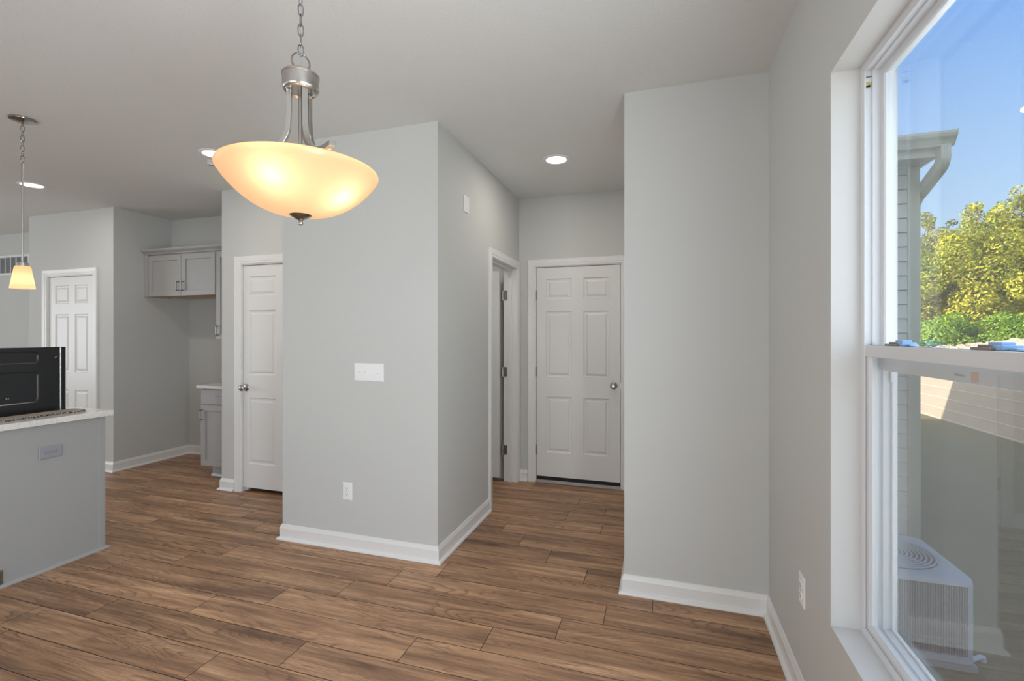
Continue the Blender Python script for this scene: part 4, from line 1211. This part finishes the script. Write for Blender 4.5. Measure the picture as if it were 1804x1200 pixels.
# dirt mound beyond the wall
def mound(name, cx_, cy_, ax_, ay_, rz, h_, seed, label):
    rr = np.random.RandomState(seed); nx, ny = 90, 46
    P_ = [(rr.uniform(0.8, 6), rr.uniform(0.8, 6), rr.uniform(0, 6.28), rr.uniform(.3, 1)) for _ in range(26)]
    vs_, fs_ = [], []
    for j in range(ny):
        for i in range(nx):
            u = (i / (nx - 1)) * 2 - 1; v = (j / (ny - 1)) * 2 - 1
            b_ = max(0, 1 - abs(u) ** 2.4) * max(0, 1 - v * v)
            nz = sum(w_ * math.sin(u * a_ * 5 + v * c_ * 3 + ph) for a_, c_, ph, w_ in P_) / 26
            z_ = h_ * b_ ** .45 * (1 + .45 * nz) * (1 + .34 * math.exp(-((u - .20) / .24) ** 2)) + .10 * rr.uniform(-1, 1) * (b_ > .02)
            x_, y_ = u * ax_, v * ay_
            vs_.append((cx_ + x_ * math.cos(rz) - y_ * math.sin(rz), cy_ + x_ * math.sin(rz) + y_ * math.cos(rz), GZ - .05 + max(0, z_)))
    for j in range(ny - 1):
        for i in range(nx - 1): fs_.append((j * nx + i, j * nx + i + 1, (j + 1) * nx + i + 1, (j + 1) * nx + i))
    mb = MB().add(vs_, fs_)
    b0 = [(p[0], p[1], GZ - .3) for p in (vs_[0], vs_[nx - 1], vs_[-1], vs_[-nx])]
    mb.add(b0, [(3, 2, 1, 0)])
    return tag(mb.build(name, M['dirt'], smooth=True, ang=60), label, 'dirt mound')
mound('dirt_mound', 13.6, 22.8, 6.4, 2.6, R(-30), 1.92, 4, 'long low bank of pale dug earth below the trees, highest at the right')

# trees
def leaf_mesh(name, blobs, n, size, seed, material, parent, squash=.8):
    rr = np.random.RandomState(seed)
    ws = np.array([b[3] ** 2 for b in blobs]); ws = ws / ws.sum()
    idx = rr.choice(len(blobs), n, p=ws)
    B = np.array(blobs)[idx]
    d = rr.normal(size=(n, 3)); d /= np.linalg.norm(d, axis=1)[:, None]
    # sub-clumps: push leaves towards the shell with a lumpy radius
    ph = np.sin(d[:, 0] * 5 + B[:, 0]) * np.sin(d[:, 1] * 6 + B[:, 1]) * np.cos(d[:, 2] * 5 + B[:, 2])
    rad = B[:, 3] * (0.62 + 0.38 * rr.uniform(0, 1, n) ** .45 + .16 * ph)
    c = B[:, :3] + d * rad[:, None] * np.array([1, 1, squash])
    # orientation: mostly facing outwards and up
    nrm = d * .9 + rr.normal(size=(n, 3)) * .6 + np.array([0, 0, .45])
    nrm /= np.linalg.norm(nrm, axis=1)[:, None]
    t = np.cross(nrm, rr.normal(size=(n, 3))); t /= np.linalg.norm(t, axis=1)[:, None] + 1e-9
    b = np.cross(nrm, t)
    s = size * rr.uniform(.6, 1.35, n)[:, None]
    V = np.empty((n, 4, 3))
    V[:, 0] = c - t * s; V[:, 1] = c - b * s * .55 + nrm * s * .12; V[:, 2] = c + t * s; V[:, 3] = c + b * s * .55 + nrm * s * .12
    me = bpy.data.meshes.new(name)
    me.vertices.add(4 * n); me.loops.add(4 * n); me.polygons.add(n)
    org = np.array(world_loc(parent))
    me.vertices.foreach_set('co', (V.reshape(-1, 3) - org).ravel())
    me.loops.foreach_set('vertex_index', np.arange(4 * n, dtype=np.int32))
    me.polygons.foreach_set('loop_start', np.arange(0, 4 * n, 4, dtype=np.int32))
    me.update(calc_edges=True)
    at = me.attributes.new('tone', 'FLOAT', 'POINT')
    tone = np.clip(rr.normal(.48, .28, n) + .18 * np.sin(B[:, 0] * 3.1 + B[:, 2] * 2.3), 0, 1)
    at.data.foreach_set('value', np.repeat(tone, 4).astype(np.float32))
    me.materials.append(material)
    o = bpy.data.objects.new(name, me); COL.objects.link(o); o.parent = parent
    o['kind'] = 'stuff'
    return o

def limb(mb, p, q, r0, r1, rr, k=5, wob=.25):
    p, q = Vector(p), Vector(q); n = 7; prev = None; vs_, fs_ = [], []
    t = (q - p).normalized(); a = t.cross(Vector((.3, .5, .8))).normalized(); b = t.cross(a)
    for i in range(k + 1):
        f = i / k; c = p.lerp(q, f)
        if 0 < i < k: c = c + Vector((rr.uniform(-wob, wob), rr.uniform(-wob, wob), rr.uniform(-wob, wob) * .5))
        r = r0 + (r1 - r0) * f
        for j in range(n): vs_.append(c + a * r * math.cos(2 * math.pi * j / n) + b * r * math.sin(2 * math.pi * j / n))
    for i in range(k):
        for j in range(n): fs_.append((i * n + j, i * n + (j + 1) % n, (i + 1) * n + (j + 1) % n, (i + 1) * n + j))
    mb.add(vs_, fs_)

def tree(name, x, y, z0, h, w, nb, nl, size, seed, material, label, trunk=.3, cat='tree', low=.25, group='trees beyond the lawn'):
    rr = random.Random(seed)
    t = empty(name, (x, y, z0), label=label, cat=cat, group=group)
    blobs = []; mb = MB()
    fork = Vector((x, y, z0 + h * .30))
    if trunk: limb(mb, (x, y, z0 - .1), fork, trunk, trunk * .7, rr)
    for i in range(nb):
        f = (i + .5) / nb
        zz = z0 + h * (low + (0.88 - low) * f)
        prof = math.sin(math.pi * (0.16 + 0.80 * f) ) ** .7
        a = i * 2.399 + rr.uniform(-.4, .4)
        rad = w * .5 * prof * rr.uniform(.35, .95)
        br = w * .5 * rr.uniform(.27, .43) * (1.1 - .35 * f)
        c = Vector((x + rad * math.cos(a), y + rad * math.sin(a), zz))
        blobs.append((c.x, c.y, c.z, br))
        if trunk:
            st = fork.lerp(Vector((x, y, z0 + h * .8)), min(1, max(0, (zz - fork.z) / (h * .6)) * .6))
            limb(mb, st, c + Vector((0, 0, br * .5)), trunk * .35, trunk * .08, rr)
    for i in range(7 if trunk else 0):
        a = rr.uniform(0, 6.28); q = w * rr.uniform(.05, .30)
        c = Vector((x + q * math.cos(a), y + q * math.sin(a), z0 + h * rr.uniform(.90, 1.04)))
        blobs.append((c.x, c.y, c.z, w * rr.uniform(.045, .075)))
        limb(mb, (x, y, z0 + h * .7), c, trunk * .16, trunk * .05, rr)
    if trunk: 
        limb(mb, fork, (x, y, z0 + h * .85), trunk * .65, trunk * .12, rr)
        mb.build('trunk', M['bark'], t, smooth=True)
    leaf_mesh('foliage', blobs, nl, size, seed, material, t)
    return t
TZ = 0.2
tree('broadleaf_tree', 17.0, 34.0, TZ, 8.0, 7.0, 30, 34000, .085, 11, M['leaf_gold'], 'bright gold-green bushy tree just right of the house corner')
tree('broadleaf_tree', 21.8, 38.5, TZ, 10.0, 8.6, 34, 36000, .085, 12, M['leaf_olive'], 'tall olive-gold tree with thin top, behind the bright bushy tree')
tree('broadleaf_tree', 18.6, 41.0, TZ, 9.3, 6.5, 24, 22000, .085, 13, M['leaf_olive'], 'small olive tree behind the house corner and downspout')
tree('broadleaf_tree', 23.0, 33.5, TZ, 7.2, 6.5, 26, 26000, .085, 14, M['leaf_gold'], 'gold-green tree at the right edge of the window')
tree('broadleaf_tree', 29.0, 38.0, TZ, 9.6, 9.0, 24, 20000, .11, 15, M['leaf_green'], 'green tree standing farthest right beyond the window edge')
tree('broadleaf_tree', 13.0, 37.0, TZ, 8.5, 7.5, 20, 14000, .11, 16, M['leaf_green'], 'green tree mostly hidden behind the house wing')
for i, (x, y, hh, ww, lab) in enumerate((
        (14.2, 30.0, 2.3, 4.0, 'low green shrub beside the house corner trim'),
        (16.6, 29.6, 2.4, 4.6, 'low green shrub in the middle of the hedge line'),
        (19.4, 29.0, 2.4, 4.6, 'low green shrub behind the dirt heap'),
        (23.6, 28.5, 2.5, 4.6, 'low green shrub at the far right of the hedge line'))):
    tree('shrub', x, y, TZ, hh, ww, 14, 13000, .065, 40 + i, M['leaf_green'], lab, trunk=0, cat='shrub', low=.15, group='shrubs below the trees')
# gently raised ground under the trees
S('ground_far', MB().prism([(26.0, GZ), (29.0, TZ), (90.0, TZ + 1.5), (90.0, GZ)], lambda a, b, h_: (h_, a, b), 0.7, 90), M['grass'])
